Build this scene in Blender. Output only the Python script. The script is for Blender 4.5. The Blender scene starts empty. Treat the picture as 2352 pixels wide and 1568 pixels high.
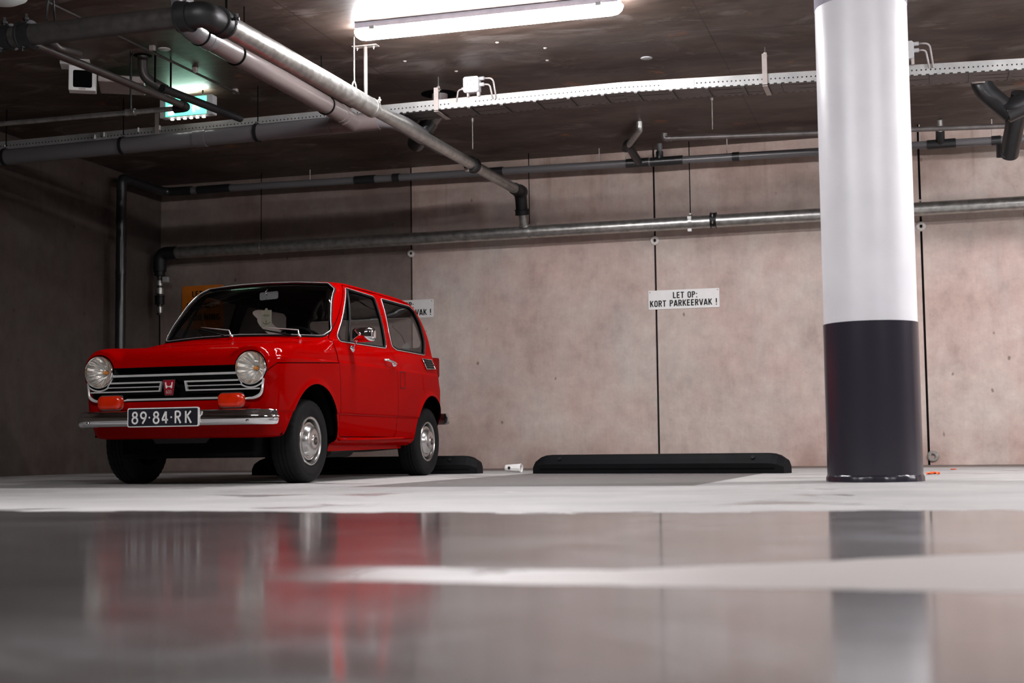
import bpy, bmesh, math, random
import numpy as np
from mathutils import Vector, Matrix
random.seed(7); np.random.seed(7)
C = bpy.context.scene.collection
D = bpy.data
PI = math.pi

# ---------------------------------------------------------------- camera, world, exposure
F_PX, PITCH, ROLL, CAM_H, YAW = 3207.7, .0768, .012, .1806, .2873
_up = Vector((0, -math.sin(PITCH), math.cos(PITCH))); _fw = Vector((0, math.cos(PITCH), math.sin(PITCH))); _rt = Vector((1, 0, 0))
_rz = Matrix.Rotation(YAW, 3, 'Z')
CAM_R = _rz @ (math.cos(ROLL)*_rt - math.sin(ROLL)*_up)
CAM_U = _rz @ (math.sin(ROLL)*_rt + math.cos(ROLL)*_up)
CAM_F = _rz @ _fw
cam_data = D.cameras.new('camera'); cam = D.objects.new('camera', cam_data); C.objects.link(cam)
m3 = Matrix((CAM_R, CAM_U, -CAM_F)).transposed()
cam.matrix_world = Matrix.Translation((0, 0, CAM_H)) @ m3.to_4x4()
cam_data.sensor_width = 36; cam_data.lens = 36*F_PX/2352
cam_data.clip_start = .02; cam_data.clip_end = 60
cam_data.dof.use_dof = True; cam_data.dof.focus_distance = 9.3; cam_data.dof.aperture_fstop = 3.5
bpy.context.scene.camera = cam
w = D.worlds.new('world'); bpy.context.scene.world = w; w.use_nodes = True
w.node_tree.nodes['Background'].inputs[0].default_value = (0, 0, 0, 1)
w.node_tree.nodes['Background'].inputs[1].default_value = 0
vs = bpy.context.scene.view_settings
vs.view_transform = 'Standard'; vs.look = 'None'; vs.gamma = 1; vs.use_curve_mapping = False; vs.exposure = 1.7
LAMP_POWER = 50.0          # emission strength of every lit tube lamp
EXIT_POWER = 20.0

# ---------------------------------------------------------------- measuring helpers (pixel of the photo -> point on a real plane)
def _ray(px, py): return CAM_F*F_PX + CAM_R*(px-1176) - CAM_U*(py-784)
def _hit(px, py, ax, val):
    d = _ray(px, py); o = Vector((0, 0, CAM_H)); t = (val-o[ax])/d[ax]; return o+d*t
def atx(px, py, v): return _hit(px, py, 0, v)
def aty(px, py, v): return _hit(px, py, 1, v)
def atz(px, py, v): return _hit(px, py, 2, v)

# ---------------------------------------------------------------- materials
def new_mat(name):
    m = D.materials.new(name); m.use_nodes = True
    nt = m.node_tree; b = nt.nodes['Principled BSDF']; return m, nt, b
def setb(b, **k):
    names = dict(color='Base Color', rough='Roughness', metal='Metallic', coat='Coat Weight', coatr='Coat Roughness', spec='Specular IOR Level', ior='IOR', trans='Transmission Weight')
    for a, v in k.items():
        if a == 'color': v = (*v, 1)
        b.inputs[names[a]].default_value = v
def N(nt, t, **k):
    n = nt.nodes.new(t)
    for a, v in k.items(): setattr(n, a, v)
    return n
def L(nt, a, b): nt.links.new(a, b)
def mathn(nt, op, a, b=None, c=None, clamp=False):
    n = N(nt, 'ShaderNodeMath', operation=op, use_clamp=clamp)
    for i, v in enumerate((a, b, c)):
        if v is None: continue
        if isinstance(v, (int, float)): n.inputs[i].default_value = v
        else: L(nt, v, n.inputs[i])
    return n.outputs[0]
def noise(nt, vec, scale, detail=5, rough=.55, dist=0):
    n = N(nt, 'ShaderNodeTexNoise'); n.inputs['Scale'].default_value = scale; n.inputs['Detail'].default_value = detail
    n.inputs['Roughness'].default_value = rough; n.inputs['Distortion'].default_value = dist
    if vec is not None: L(nt, vec, n.inputs['Vector'])
    return n.outputs['Fac']
def ramp(nt, fac, stops, interp='LINEAR'):
    n = N(nt, 'ShaderNodeValToRGB'); cr = n.color_ramp; cr.interpolation = interp
    while len(cr.elements) < len(stops): cr.elements.new(.5)
    for e, (p, c) in zip(cr.elements, stops):
        e.position = p; e.color = (*c, 1) if len(c) == 3 else c
    L(nt, fac, n.inputs[0]); return n.outputs[0]
def mixc(nt, fac, a, b, mode='MIX'):
    n = N(nt, 'ShaderNodeMix', data_type='RGBA', blend_type=mode)
    for i, v in ((0, fac), (6, a), (7, b)):
        if isinstance(v, (int, float)): n.inputs[i].default_value = v
        elif isinstance(v, tuple): n.inputs[i].default_value = (*v, 1) if len(v) == 3 else v
        else: L(nt, v, n.inputs[i])
    return n.outputs[2]
def mapping(nt, vec, scale=(1, 1, 1), loc=(0, 0, 0)):
    n = N(nt, 'ShaderNodeMapping'); n.inputs['Scale'].default_value = scale; n.inputs['Location'].default_value = loc
    L(nt, vec, n.inputs[0]); return n.outputs[0]
def bump(nt, b, h, strength=.3, dist=.01):
    n = N(nt, 'ShaderNodeBump'); n.inputs['Strength'].default_value = strength; n.inputs['Distance'].default_value = dist
    L(nt, h, n.inputs['Height']); L(nt, n.outputs[0], b.inputs['Normal'])
def simple(name, color, rough=.5, metal=0, vary=.12, scale=14, **k):
    m, nt, b = new_mat(name); setb(b, color=color, rough=rough, metal=metal, **k)
    tc = N(nt, 'ShaderNodeTexCoord').outputs['Object']
    f = noise(nt, tc, scale, 4)
    c = ramp(nt, f, [(.3, tuple(x*(1-vary) for x in color)), (.7, tuple(min(1, x*(1+vary)) for x in color))])
    L(nt, c, b.inputs['Base Color'])
    dr_ = .06*min(1, vary/.12)**2
    r = ramp(nt, f, [(.3, (max(0, rough-dr_),)*3), (.7, (min(1, rough+dr_),)*3)])
    L(nt, r, b.inputs['Roughness'])
    return m

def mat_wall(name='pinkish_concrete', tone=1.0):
    m, nt, b = new_mat(name); P = N(nt, 'ShaderNodeNewGeometry').outputs['Position']
    big = noise(nt, P, .8, 6, .6, .3)
    col = ramp(nt, big, [(.30, (.47, .365, .335)), (.46, (.54, .45, .415)), (.6, (.54, .49, .455)), (.75, (.50, .405, .37))])
    st = noise(nt, mapping(nt, P, (2.6, 2.6, 1.1)), 1.0, 8, .65, .3)
    col = mixc(nt, .45, col, ramp(nt, st, [(.32, (.30, .24, .21)), (.6, (.58, .50, .46))]), 'OVERLAY')
    gr = noise(nt, mapping(nt, P, (1.4, 1.4, 1), (3, 0, 7)), 1.1, 6, .62, .4)
    col = mixc(nt, ramp(nt, gr, [(.52, (0, 0, 0)), (.72, (.5, .5, .5))]), col, (.50, .475, .44))
    mot = noise(nt, P, 7.5, 8, .7)
    col = mixc(nt, .40, col, ramp(nt, mot, [(.32, (.34, .33, .33)), (.68, (.66, .66, .66))]), 'OVERLAY')
    pits = noise(nt, P, 55, 3)
    col = mixc(nt, ramp(nt, pits, [(.68, (0,)*3), (.74, (.45,)*3)]), col, (.25, .19, .16))
    # fine vertical form lines and small dark spots
    v = noise(nt, mapping(nt, P, (45, 45, 3.5)), 1.0, 4)
    col = mixc(nt, .05, col, ramp(nt, v, [(.3, (.25, .25, .25)), (.7, (.75, .75, .75))]), 'OVERLAY')
    vo = N(nt, 'ShaderNodeTexVoronoi', feature='F1'); vo.inputs['Scale'].default_value = 3.4
    L(nt, mapping(nt, P, (1.3, 1, .8)), vo.inputs['Vector'])
    sp = noise(nt, P, 28, 4)
    d = mathn(nt, 'ADD', vo.outputs['Distance'], mathn(nt, 'MULTIPLY', sp, .12))
    col = mixc(nt, ramp(nt, d, [(.085, (.75,)*3), (.125, (0, 0, 0))]), col, (.17, .115, .09))
    sep = N(nt, 'ShaderNodeSeparateXYZ'); L(nt, P, sep.inputs[0])
    z = sep.outputs[2]
    # rusty damp stain bands at the foot and above the pipe; upper adds painted shade
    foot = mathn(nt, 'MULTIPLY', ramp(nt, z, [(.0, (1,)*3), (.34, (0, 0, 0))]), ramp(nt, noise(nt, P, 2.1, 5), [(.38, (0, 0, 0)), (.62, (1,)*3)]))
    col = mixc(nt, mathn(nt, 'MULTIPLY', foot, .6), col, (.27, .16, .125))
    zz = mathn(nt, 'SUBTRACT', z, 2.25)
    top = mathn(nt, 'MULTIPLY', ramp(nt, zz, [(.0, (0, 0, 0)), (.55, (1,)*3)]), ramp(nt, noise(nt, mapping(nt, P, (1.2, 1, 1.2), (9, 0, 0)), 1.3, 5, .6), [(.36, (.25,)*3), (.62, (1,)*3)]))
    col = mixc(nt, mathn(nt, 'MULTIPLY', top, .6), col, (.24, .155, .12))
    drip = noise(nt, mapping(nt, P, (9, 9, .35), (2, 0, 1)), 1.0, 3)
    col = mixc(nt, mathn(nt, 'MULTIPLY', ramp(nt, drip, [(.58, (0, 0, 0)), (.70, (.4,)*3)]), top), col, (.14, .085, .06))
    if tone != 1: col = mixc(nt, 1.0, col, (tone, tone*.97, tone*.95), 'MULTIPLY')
    L(nt, col, b.inputs['Base Color']); setb(b, rough=.82, spec=.15)
    bump(nt, b, noise(nt, P, 22, 6), .18, .01)
    return m

def mat_ceiling():
    m, nt, b = new_mat('brown_board_marked_concrete'); P = N(nt, 'ShaderNodeNewGeometry').outputs['Position']
    big = noise(nt, mapping(nt, P, (.8, 1.6, 1)), 1.0, 7, .62, .6)
    col = ramp(nt, big, [(.30, (.034, .019, .013)), (.45, (.062, .038, .027)), (.58, (.105, .078, .064)), (.72, (.065, .039, .028))])
    sm = noise(nt, mapping(nt, P, (2.5, 6, 1)), 1.0, 6, .6, 1.2)
    col = mixc(nt, .5, col, ramp(nt, sm, [(.35, (.28,)*3), (.65, (.72,)*3)]), 'OVERLAY')
    pale = noise(nt, mapping(nt, P, (1.1, 2, 1), (5, 1, 0)), 1.2, 6, .66, 1.5)
    col = mixc(nt, ramp(nt, pale, [(.56, (0,)*3), (.68, (.55,)*3)]), col, (.27, .24, .22))
    rust = noise(nt, mapping(nt, P, (2, 2, 1), (1, 9, 0)), 1.7, 4)
    col = mixc(nt, ramp(nt, rust, [(.66, (0,)*3), (.74, (.7,)*3)]), col, (.33, .12, .045))
    sep = N(nt, 'ShaderNodeSeparateXYZ'); L(nt, P, sep.inputs[0])
    def line(coord, period, off, wdt):
        a = mathn(nt, 'ADD', coord, off+period*20); a = mathn(nt, 'MODULO', a, period)
        a = mathn(nt, 'ABSOLUTE', mathn(nt, 'SUBTRACT', a, period/2))
        return mathn(nt, 'LESS_THAN', a, wdt)
    l1 = line(sep.outputs[1], 1.22, .61-9.14+1.22*8, .005); l2 = line(sep.outputs[0], 2.44, 1.22+1.3, .005)
    ln = mathn(nt, 'MAXIMUM', l1, l2)
    col = mixc(nt, mathn(nt, 'MULTIPLY', ln, .75), col, (.03, .02, .016))
    L(nt, col, b.inputs['Base Color']); setb(b, rough=.5, spec=.45)
    bump(nt, b, noise(nt, P, 16, 6), .2, .01)
    return m

def mat_floor():
    m, nt, b = new_mat('grey_coated_floor'); P = N(nt, 'ShaderNodeNewGeometry').outputs['Position']
    sep = N(nt, 'ShaderNodeSeparateXYZ'); L(nt, P, sep.inputs[0]); X, Y = sep.outputs[0], sep.outputs[1]
    def step(a, e0, e1):
        n = N(nt, 'ShaderNodeMapRange', interpolation_type='SMOOTHSTEP'); L(nt, a, n.inputs[0])
        n.inputs[1].default_value = e0; n.inputs[2].default_value = e1; return n.outputs[0]
    wob = noise(nt, mapping(nt, P, (.7, .7, 1), (4, 2, 0)), 1.0, 4, .55)
    fine = noise(nt, mapping(nt, P, (2.2, 3.0, 1)), 2.0, 5, .6)
    Yw = mathn(nt, 'ADD', Y, mathn(nt, 'MULTIPLY', mathn(nt, 'SUBTRACT', wob, .5), 1.0))
    Yw = mathn(nt, 'ADD', Yw, mathn(nt, 'MULTIPLY', mathn(nt, 'SUBTRACT', fine, .5), .25))
    lane = step(Yw, 3.93, 4.03)                               # dry pale lane starts here
    bayx = mathn(nt, 'MULTIPLY', step(X, -2.80, -2.78), mathn(nt, 'SUBTRACT', 1.0, step(X, -1.06, -1.04)))
    bay = mathn(nt, 'MULTIPLY', bayx, step(Y, 6.50, 6.52))    # darker parking bay
    gut = step(Y, 11.2, 11.5)                                 # dirty gutter at the wall
    # pale painted stripe close by: near edge at Y 1.81, far edge widening to the right
    far = mathn(nt, 'ADD', 2.05, mathn(nt, 'MULTIPLY', mathn(nt, 'MAXIMUM', mathn(nt, 'ADD', X, .45), 0.0), .72))
    w2 = mathn(nt, 'MULTIPLY', mathn(nt, 'SUBTRACT', fine, .5), .06)
    s1 = step(mathn(nt, 'ADD', Y, w2), 1.80, 1.84); s2 = step(mathn(nt, 'SUBTRACT', mathn(nt, 'ADD', Y, w2), far), -.02, .02)
    stripe = mathn(nt, 'MULTIPLY', s1, mathn(nt, 'SUBTRACT', 1.0, s2))
    wear = ramp(nt, noise(nt, mapping(nt, P, (1.5, 1.5, 1), (8, 0, 0)), 1.3, 5), [(.40, (.25,)*3), (.6, (1,)*3)])
    wear = mathn(nt, 'MAXIMUM', wear, step(X, -.5, -.25))
    stripe = mathn(nt, 'MULTIPLY', stripe, mathn(nt, 'MULTIPLY', wear, step(X, -1.0, -.62)))
    g = noise(nt, P, 1.6, 6, .6)
    near = ramp(nt, g, [(.35, (.055, .052, .053)), (.65, (.095, .09, .09))])
    near = mixc(nt, mathn(nt, 'MULTIPLY', step(X, -1.3, -.3), .5), near, (.34, .315, .30))  # paler to the right, standing in for the wall's reflected brightness
    pat = noise(nt, mapping(nt, P, (2.2, 2.2, 1), (3, 3, 0)), 1.6, 7, .68, .8)
    near = mixc(nt, mathn(nt, 'MULTIPLY', ramp(nt, pat, [(.44, (0,)*3), (.64, (1,)*3)]), step(X, -1.2, -.5)), near, (.30, .30, .305))
    lanec = ramp(nt, g, [(.35, (.33, .322, .315)), (.65, (.41, .402, .392))])
    col = mixc(nt, lane, near, lanec)
    # dark smears and tyre marks across the lane
    sm = noise(nt, mapping(nt, P, (.8, 1.0, 1), (2, 5, 0)), 1.5, 7, .62, .6)
    smear = mathn(nt, 'MULTIPLY', ramp(nt, sm, [(.585, (0,)*3), (.625, (1,)*3)]), lane)
    col = mixc(nt, mathn(nt, 'MULTIPLY', smear, .6), col, (.13, .12, .12))
    col = mixc(nt, mathn(nt, 'MULTIPLY', bay, .9), col, (.10, .092, .088))
    col = mixc(nt, mathn(nt, 'MULTIPLY', gut, .85), col, (.12, .085, .07))
    col = mixc(nt, mathn(nt, 'MULTIPLY', stripe, .85), col, (.46, .425, .40))
    L(nt, col, b.inputs['Base Color'])
    wet = noise(nt, mapping(nt, P, (1, 1, 1), (6, 6, 0)), 1.1, 4)
    r0 = ramp(nt, wet, [(.35, (.085,)*3), (.65, (.14,)*3)])
    r = mixc(nt, lane, r0, (.62, .62, .62))
    r = mixc(nt, stripe, r, (.45, .45, .45))
    r = mixc(nt, mathn(nt, 'MULTIPLY', smear, .8), r, (.2, .2, .2))
    L(nt, r, b.inputs['Roughness']); setb(b, spec=.5, ior=2.1)
    sc = mixc(nt, mathn(nt, 'MAXIMUM', mathn(nt, 'MULTIPLY', lane, mathn(nt, 'SUBTRACT', 1.0, smear)), stripe), (.95, .95, .95), (.15, .15, .15))
    L(nt, sc, b.inputs['Specular IOR Level'])
    bump(nt, b, noise(nt, mapping(nt, P, (1, 1, 1)), 7, 4), .03, .004)
    return m

def mat_red():
    m, nt, b = new_mat('glossy_red_paint'); setb(b, color=(.4, .002, .002), rough=.5, coat=.13, coatr=.03, spec=.0)
    tc = N(nt, 'ShaderNodeTexCoord').outputs['Object']
    f = noise(nt, tc, 2.5, 3)
    L(nt, ramp(nt, f, [(.3, (.27, .0003, .0003)), (.7, (.30, .0004, .0004))]), b.inputs['Base Color'])
    return m
def mat_glass(name, tint=(.55, .6, .6), refl=1.0):
    m = D.materials.new(name); m.use_nodes = True; nt = m.node_tree; nt.nodes.clear()
    o = N(nt, 'ShaderNodeOutputMaterial'); t = N(nt, 'ShaderNodeBsdfTransparent'); t.inputs[0].default_value = (*tint, 1)
    g = N(nt, 'ShaderNodeBsdfGlossy'); g.inputs['Roughness'].default_value = .01
    g.inputs[0].default_value = (.9, .93, .95, 1)
    fr = N(nt, 'ShaderNodeFresnel'); fr.inputs[0].default_value = 1.45
    mx = N(nt, 'ShaderNodeMixShader'); L(nt, mathn(nt, 'MULTIPLY', fr.outputs[0], refl, clamp=True), mx.inputs[0]); L(nt, t.outputs[0], mx.inputs[1]); L(nt, g.outputs[0], mx.inputs[2])
    L(nt, mx.outputs[0], o.inputs[0]); return m
def mat_emit(name, color, strength):
    m, nt, b = new_mat(name); setb(b, color=(.8, .8, .8), rough=.4)
    b.inputs['Emission Color'].default_value = (*color, 1); b.inputs['Emission Strength'].default_value = strength
    return m
def mat_column():
    m, nt, b = new_mat('white_gloss_column_paint'); P = N(nt, 'ShaderNodeNewGeometry').outputs['Position']
    f = noise(nt, P, 3, 4); L(nt, ramp(nt, f, [(.3, (.72, .72, .75)), (.7, (.80, .80, .82))]), b.inputs['Base Color'])
    vo = N(nt, 'ShaderNodeTexVoronoi'); vo.inputs['Scale'].default_value = 5; L(nt, P, vo.inputs['Vector'])
    setb(b, rough=.38, spec=.5); bump(nt, b, noise(nt, P, 9, 4), .05, .01); return m
def mat_tray():
    m, nt, b = new_mat('perforated_galvanised_steel'); tc = N(nt, 'ShaderNodeTexCoord').outputs['Object']
    sep = N(nt, 'ShaderNodeSeparateXYZ'); L(nt, tc, sep.inputs[0]); X, Z = sep.outputs[0], sep.outputs[2]
    a = mathn(nt, 'MODULO', mathn(nt, 'ADD', X, 20), .030); a = mathn(nt, 'SUBTRACT', a, .015)
    zz = mathn(nt, 'SUBTRACT', Z, .036)
    d = mathn(nt, 'SQRT', mathn(nt, 'ADD', mathn(nt, 'MULTIPLY', a, a), mathn(nt, 'MULTIPLY', zz, zz)))
    hole = mathn(nt, 'LESS_THAN', d, .0055)
    a2 = mathn(nt, 'SUBTRACT', mathn(nt, 'MODULO', mathn(nt, 'ADD', X, 20), .05), .025)
    notch = mathn(nt, 'MULTIPLY', mathn(nt, 'LESS_THAN', mathn(nt, 'ABSOLUTE', a2), .011), mathn(nt, 'LESS_THAN', Z, .0075))
    notch = mathn(nt, 'MULTIPLY', notch, mathn(nt, 'GREATER_THAN', Z, -.01))
    hole = mathn(nt, 'MAXIMUM', hole, notch)
    f = noise(nt, tc, 9, 5)
    col = mixc(nt, hole, ramp(nt, f, [(.3, (.34, .34, .335)), (.7, (.46, .46, .445))]), (.01, .01, .01))
    L(nt, col, b.inputs['Base Color']); L(nt, mathn(nt, 'MULTIPLY', mathn(nt, 'SUBTRACT', 1.0, hole), .55), b.inputs['Metallic'])
    setb(b, rough=.45); return m

M = {}
M['wall'] = mat_wall('pinkish_concrete', 1.0); M['wallleft'] = mat_wall('shade_toned_panel', .46); M['walldark'] = mat_wall('shade_toned_concrete', .15); M['ceiling'] = mat_ceiling(); M['floor'] = mat_floor()  # low wall tones paint in the left side's shade and cut bounce
M['red'] = mat_red()
M['chrome'] = simple('polished_chrome', (.78, .78, .80), .06, 1, .03)
M['trim'] = simple('bright_trim', (.80, .80, .79), .20, .55, .03)
M['silver'] = simple('satin_silver_hubcap', (.50, .49, .48), .25, .95, .03)
M['rubber'] = simple('black_rubber', (.005, .005, .005), .6, spec=.2)
M['tyre'] = simple('tyre_rubber', (.006, .006, .006), .75, spec=.2)
M['black'] = simple('matt_black', (.003, .003, .003), .9, spec=.05)
M['seam'] = simple('black_joint_filler', (.004, .004, .004), .9)
M['interior'] = simple('dark_vinyl', (.004, .004, .005), .7, spec=.15)
M['glass'] = mat_glass('window_glass', (.70, .71, .71), .8)
M['lens'] = mat_glass('headlight_glass', (.95, .95, .93), .8)
M['amber'] = simple('orange_red_indicator_lens', (.55, .018, .001), .2, coat=.3)
M['amberbulb'] = simple('amber_bulb_glass', (.75, .28, .06), .2)
M['tail'] = simple('dark_red_tail_lens', (.12, .003, .002), .15, coat=.5)
M['plate'] = simple('number_plate_black', (.012, .013, .020), .35)
M['white'] = simple('white_enamel', (.78, .78, .76), .4, vary=.04)
M['cream'] = simple('cream_card', (.72, .66, .50), .6, vary=.06)
M['olive'] = simple('olive_print', (.10, .11, .05), .7)
M['emblem'] = simple('dark_crimson_enamel', (.27, .008, .02), .2, coat=.6)
M['galv'] = simple('galvanised_steel_pipe', (.42, .42, .40), .34, .85, .28, 18)
M['pvc'] = simple('grey_pvc_pipe', (.12, .115, .12), .28, 0, .02, 6, spec=.6)
M['pvclight'] = simple('pale_grey_pvc_pipe', (.135, .112, .107), .27, 0, .02, 6, spec=.6)
M['pvcdark'] = simple('dark_grey_fitting', (.014, .014, .015), .32, 0, .1, spec=.6)
M['dullsteel'] = simple('dull_steel_pipe', (.16, .145, .14), .45, .6, .2)
M['darksteel'] = simple('dark_painted_steel', (.055, .05, .047), .42, .5, .2, 20)
M['coupling'] = simple('black_iron_coupling', (.012, .012, .013), .5, .3)
M['rod'] = simple('threaded_steel_rod', (.30, .28, .26), .45, .8, .2)
M['bracket'] = simple('zinc_bracket', (.42, .37, .34), .45, .4, .08)
M['tray'] = mat_tray(); M['traybase'] = simple('dull_tray_steel', (.10, .085, .078), .5, .4)
M['plastic'] = simple('light_grey_plastic', (.42, .42, .425), .45, vary=.04)
M['cable'] = simple('grey_cable', (.34, .31, .30), .5)
M['column'] = mat_column()
M['charcoal'] = simple('charcoal_gloss_paint', (.027, .024, .034), .24, vary=.012, scale=1, spec=.5)
M['stop'] = simple('black_recycled_rubber', (.003, .0033, .004), .62, vary=.2, spec=.12)
M['signwhite'] = simple('white_sign_enamel', (.74, .73, .71), .4, vary=.03)
M['ink'] = simple('black_sign_ink', (.006, .006, .006), .6)
M['orange'] = simple('orange_sign_enamel', (.62, .17, .01), .5, vary=.08)
M['washer'] = simple('white_plastic_washer', (.70, .66, .62), .5)
M['dirtywasher'] = simple('grimy_plastic_washer', (.26, .24, .22), .6, vary=.4, scale=40)
M['paper'] = simple('white_paper', (.80, .79, .77), .7, vary=.05)
M['leaf'] = simple('orange_plastic', (.85, .10, .01), .4)
M['lamp'] = mat_emit('lit_lamp_diffuser', (1.0, .975, 1.0), LAMP_POWER)
M['lampbright'] = mat_emit('bright_lamp_diffuser', (1.0, .975, 1.0), LAMP_POWER*2.5)
M['lampdim'] = mat_emit('dim_lamp_diffuser', (1.0, .975, 1.0), LAMP_POWER*1.35)
M['lampoff'] = simple('unlit_lamp_diffuser', (.62, .68, .66), .35, vary=.06)
M['lampbody'] = simple('pale_lamp_housing', (.72, .70, .80), .5)
M['exit'] = mat_emit('lit_green_sign_face', (.02, .85, .42), 1.15)
M['exitwhite'] = mat_emit('lit_white_pictogram', (1, 1, 1), 1.6)
M['led'] = mat_emit('white_led', (1, .97, .93), 3.0)
M['exitglow'] = mat_emit('sign_top_light', (.82, 1.0, .90), EXIT_POWER)

# ---------------------------------------------------------------- object helpers
def link(o): C.objects.link(o); return o
def props(o, label=None, cat=None, group=None, kind=None):
    for k, v in (('label', label), ('category', cat), ('group', group), ('kind', kind)):
        if v: o[k] = v
    return o
def empty(name, loc, label, cat, group=None, rz=0):
    o = D.objects.new(name, None); o.location = loc; o.rotation_euler = (0, 0, rz); o.empty_display_size = .1
    link(o); return props(o, label, cat, group)
def mesh_obj(name, verts, faces, mat, parent=None, smooth=False, origin=None, normals=None):
    """verts in parent space (or world when there is no parent); origin moves the object's own origin there"""
    me = D.meshes.new(name); og = Vector(origin) if origin is not None else Vector((0, 0, 0))
    me.from_pydata([tuple(Vector(v)-og) for v in verts], [], faces)
    me.materials.append(mat)
    if smooth:
        me.polygons.foreach_set('use_smooth', [True]*len(me.polygons))
    me.update()
    if normals is not None: me.normals_split_custom_set_from_vertices([tuple(n) for n in normals])
    o = D.objects.new(name, me); o.location = og; link(o)
    if parent: o.parent = parent
    return o
class MB:
    def __init__(s): s.v = []; s.f = []
    def add(s, v, f):
        n = len(s.v); s.v += [tuple(x) for x in v]; s.f += [tuple(i+n for i in q) for q in f]; return s
    def box(s, c, d, rot=None, bev=0):
        x, y, z = (a/2 for a in d)
        if bev:
            bm = bmesh.new(); bmesh.ops.create_cube(bm, size=1)
            for vv in bm.verts: vv.co = Vector((vv.co.x*d[0], vv.co.y*d[1], vv.co.z*d[2]))
            bmesh.ops.bevel(bm, geom=bm.edges[:], offset=bev, segments=3, affect='EDGES', profile=.5)
            bm.verts.index_update(); V = [vv.co.copy() for vv in bm.verts]; Fc = [[vv.index for vv in f.verts] for f in bm.faces]; bm.free()
        else:
            V = [Vector((sx*x, sy*y, sz*z)) for sx in (-1, 1) for sy in (-1, 1) for sz in (-1, 1)]
            Fc = [(0, 1, 3, 2), (4, 6, 7, 5), (0, 4, 5, 1), (2, 3, 7, 6), (0, 2, 6, 4), (1, 5, 7, 3)]
        if rot is not None: V = [rot @ q for q in V]
        return s.add([q+Vector(c) for q in V], Fc)
    def tube(s, pts, r, n=16, closed=False, caps=True):
        pts = [Vector(p) for p in pts]; m = len(pts)
        rr = r if isinstance(r, (list, tuple)) else [r]*m
        T = []
        for i in range(m):
            a = pts[(i-1) % m] if (closed or i > 0) else pts[i]; b = pts[(i+1) % m] if (closed or i < m-1) else pts[i]
            t = (b-a); T.append(t.normalized() if t.length > 1e-9 else Vector((0, 0, 1)))
        u = T[0].orthogonal().normalized(); V = []; Fc = []
        for i in range(m):
            u = (u - T[i]*u.dot(T[i])); u = u.normalized() if u.length > 1e-6 else T[i].orthogonal().normalized(); w_ = T[i].cross(u)
            for k in range(n):
                a = 2*PI*k/n; V.append(pts[i]+(u*math.cos(a)+w_*math.sin(a))*rr[i])
        for i in range(m if closed else m-1):
            j = (i+1) % m
            for k in range(n): Fc.append((i*n+k, i*n+(k+1) % n, j*n+(k+1) % n, j*n+k))
        if caps and not closed: Fc.append(tuple(range(n-1, -1, -1))); Fc.append(tuple((m-1)*n+k for k in range(n)))
        return s.add(V, Fc)
    def lathe(s, prof, origin, axis, n=48, mod=None):
        """prof: (radius, distance along axis)"""
        ax = Vector(axis).normalized(); u = ax.orthogonal().normalized(); w_ = ax.cross(u); o = Vector(origin); V = []; Fc = []; m = len(prof)
        for i, (r, d) in enumerate(prof):
            for k in range(n):
                a = 2*PI*k/n; rk = r + (mod(i, k) if mod else 0); V.append(o+ax*d+(u*math.cos(a)+w_*math.sin(a))*rk)
        for i in range(m-1):
            for k in range(n): Fc.append((i*n+k, i*n+(k+1) % n, (i+1)*n+(k+1) % n, (i+1)*n+k))
        return s.add(V, Fc)
    def prism(s, poly, fn0, fn1):
        """poly outline of 2-D points, fn0/fn1 map them to the two 3-D ends"""
        n = len(poly); V = [fn0(*p) for p in poly]+[fn1(*p) for p in poly]
        Fc = [tuple(range(n-1, -1, -1)), tuple(range(n, 2*n))]+[(i, (i+1) % n, n+(i+1) % n, n+i) for i in range(n)]
        return s.add(V, Fc)
    def obj(s, name, mat, parent=None, smooth=False, origin=None, ang=None):
        o = mesh_obj(name, s.v, s.f, mat, parent, smooth, origin)
        me = o.data; bm = bmesh.new(); bm.from_mesh(me); bmesh.ops.recalc_face_normals(bm, faces=bm.faces)
        if smooth and ang:
            for e in bm.edges:
                e.smooth = not (len(e.link_faces) == 2 and e.calc_face_angle(0) > ang)
        bm.to_mesh(me); bm.free(); return o
def bend(pts, rad, seg=7):
    """polyline with rounded corners"""
    pts = [Vector(p) for p in pts]; out = [pts[0]]
    for i in range(1, len(pts)-1):
        a, b, c = pts[i-1], pts[i], pts[i+1]; d1 = (a-b); d2 = (c-b)
        r = min(rad, d1.length*.48, d2.length*.48); p = b+d1.normalized()*r; q = b+d2.normalized()*r
        for k in range(seg+1):
            t = k/seg; out.append((1-t)**2*p+2*t*(1-t)*b+t*t*q)
    out.append(pts[-1]); return out
def rrect(w_, h_, r, n=5, cx=0, cy=0):
    out = []
    for sx, sy, a0 in ((1, 1, 0), (-1, 1, 90), (-1, -1, 180), (1, -1, 270)):
        for k in range(n+1):
            a = math.radians(a0+90*k/n); out.append((cx+sx*(w_/2-r)+r*math.cos(a), cy+sy*(h_/2-r)+r*math.sin(a)))
    return out
def text_mesh(body, size, bold=0, extrude=.0008, align='CENTER'):
    cu = D.curves.new('txt', 'FONT'); cu.body = body; cu.size = size; cu.offset = bold; cu.extrude = extrude
    cu.align_x = align; cu.align_y = 'CENTER'; cu.resolution_u = 3
    o = D.objects.new('txt', cu); C.objects.link(o); bpy.context.view_layer.update()
    dg = bpy.context.evaluated_depsgraph_get(); me = o.evaluated_get(dg).to_mesh()
    V = [v.co.copy() for v in me.vertices]; Fc = [tuple(p.vertices) for p in me.polygons]
    o.evaluated_get(dg).to_mesh_clear(); D.objects.remove(o); D.curves.remove(cu); return V, Fc
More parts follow.
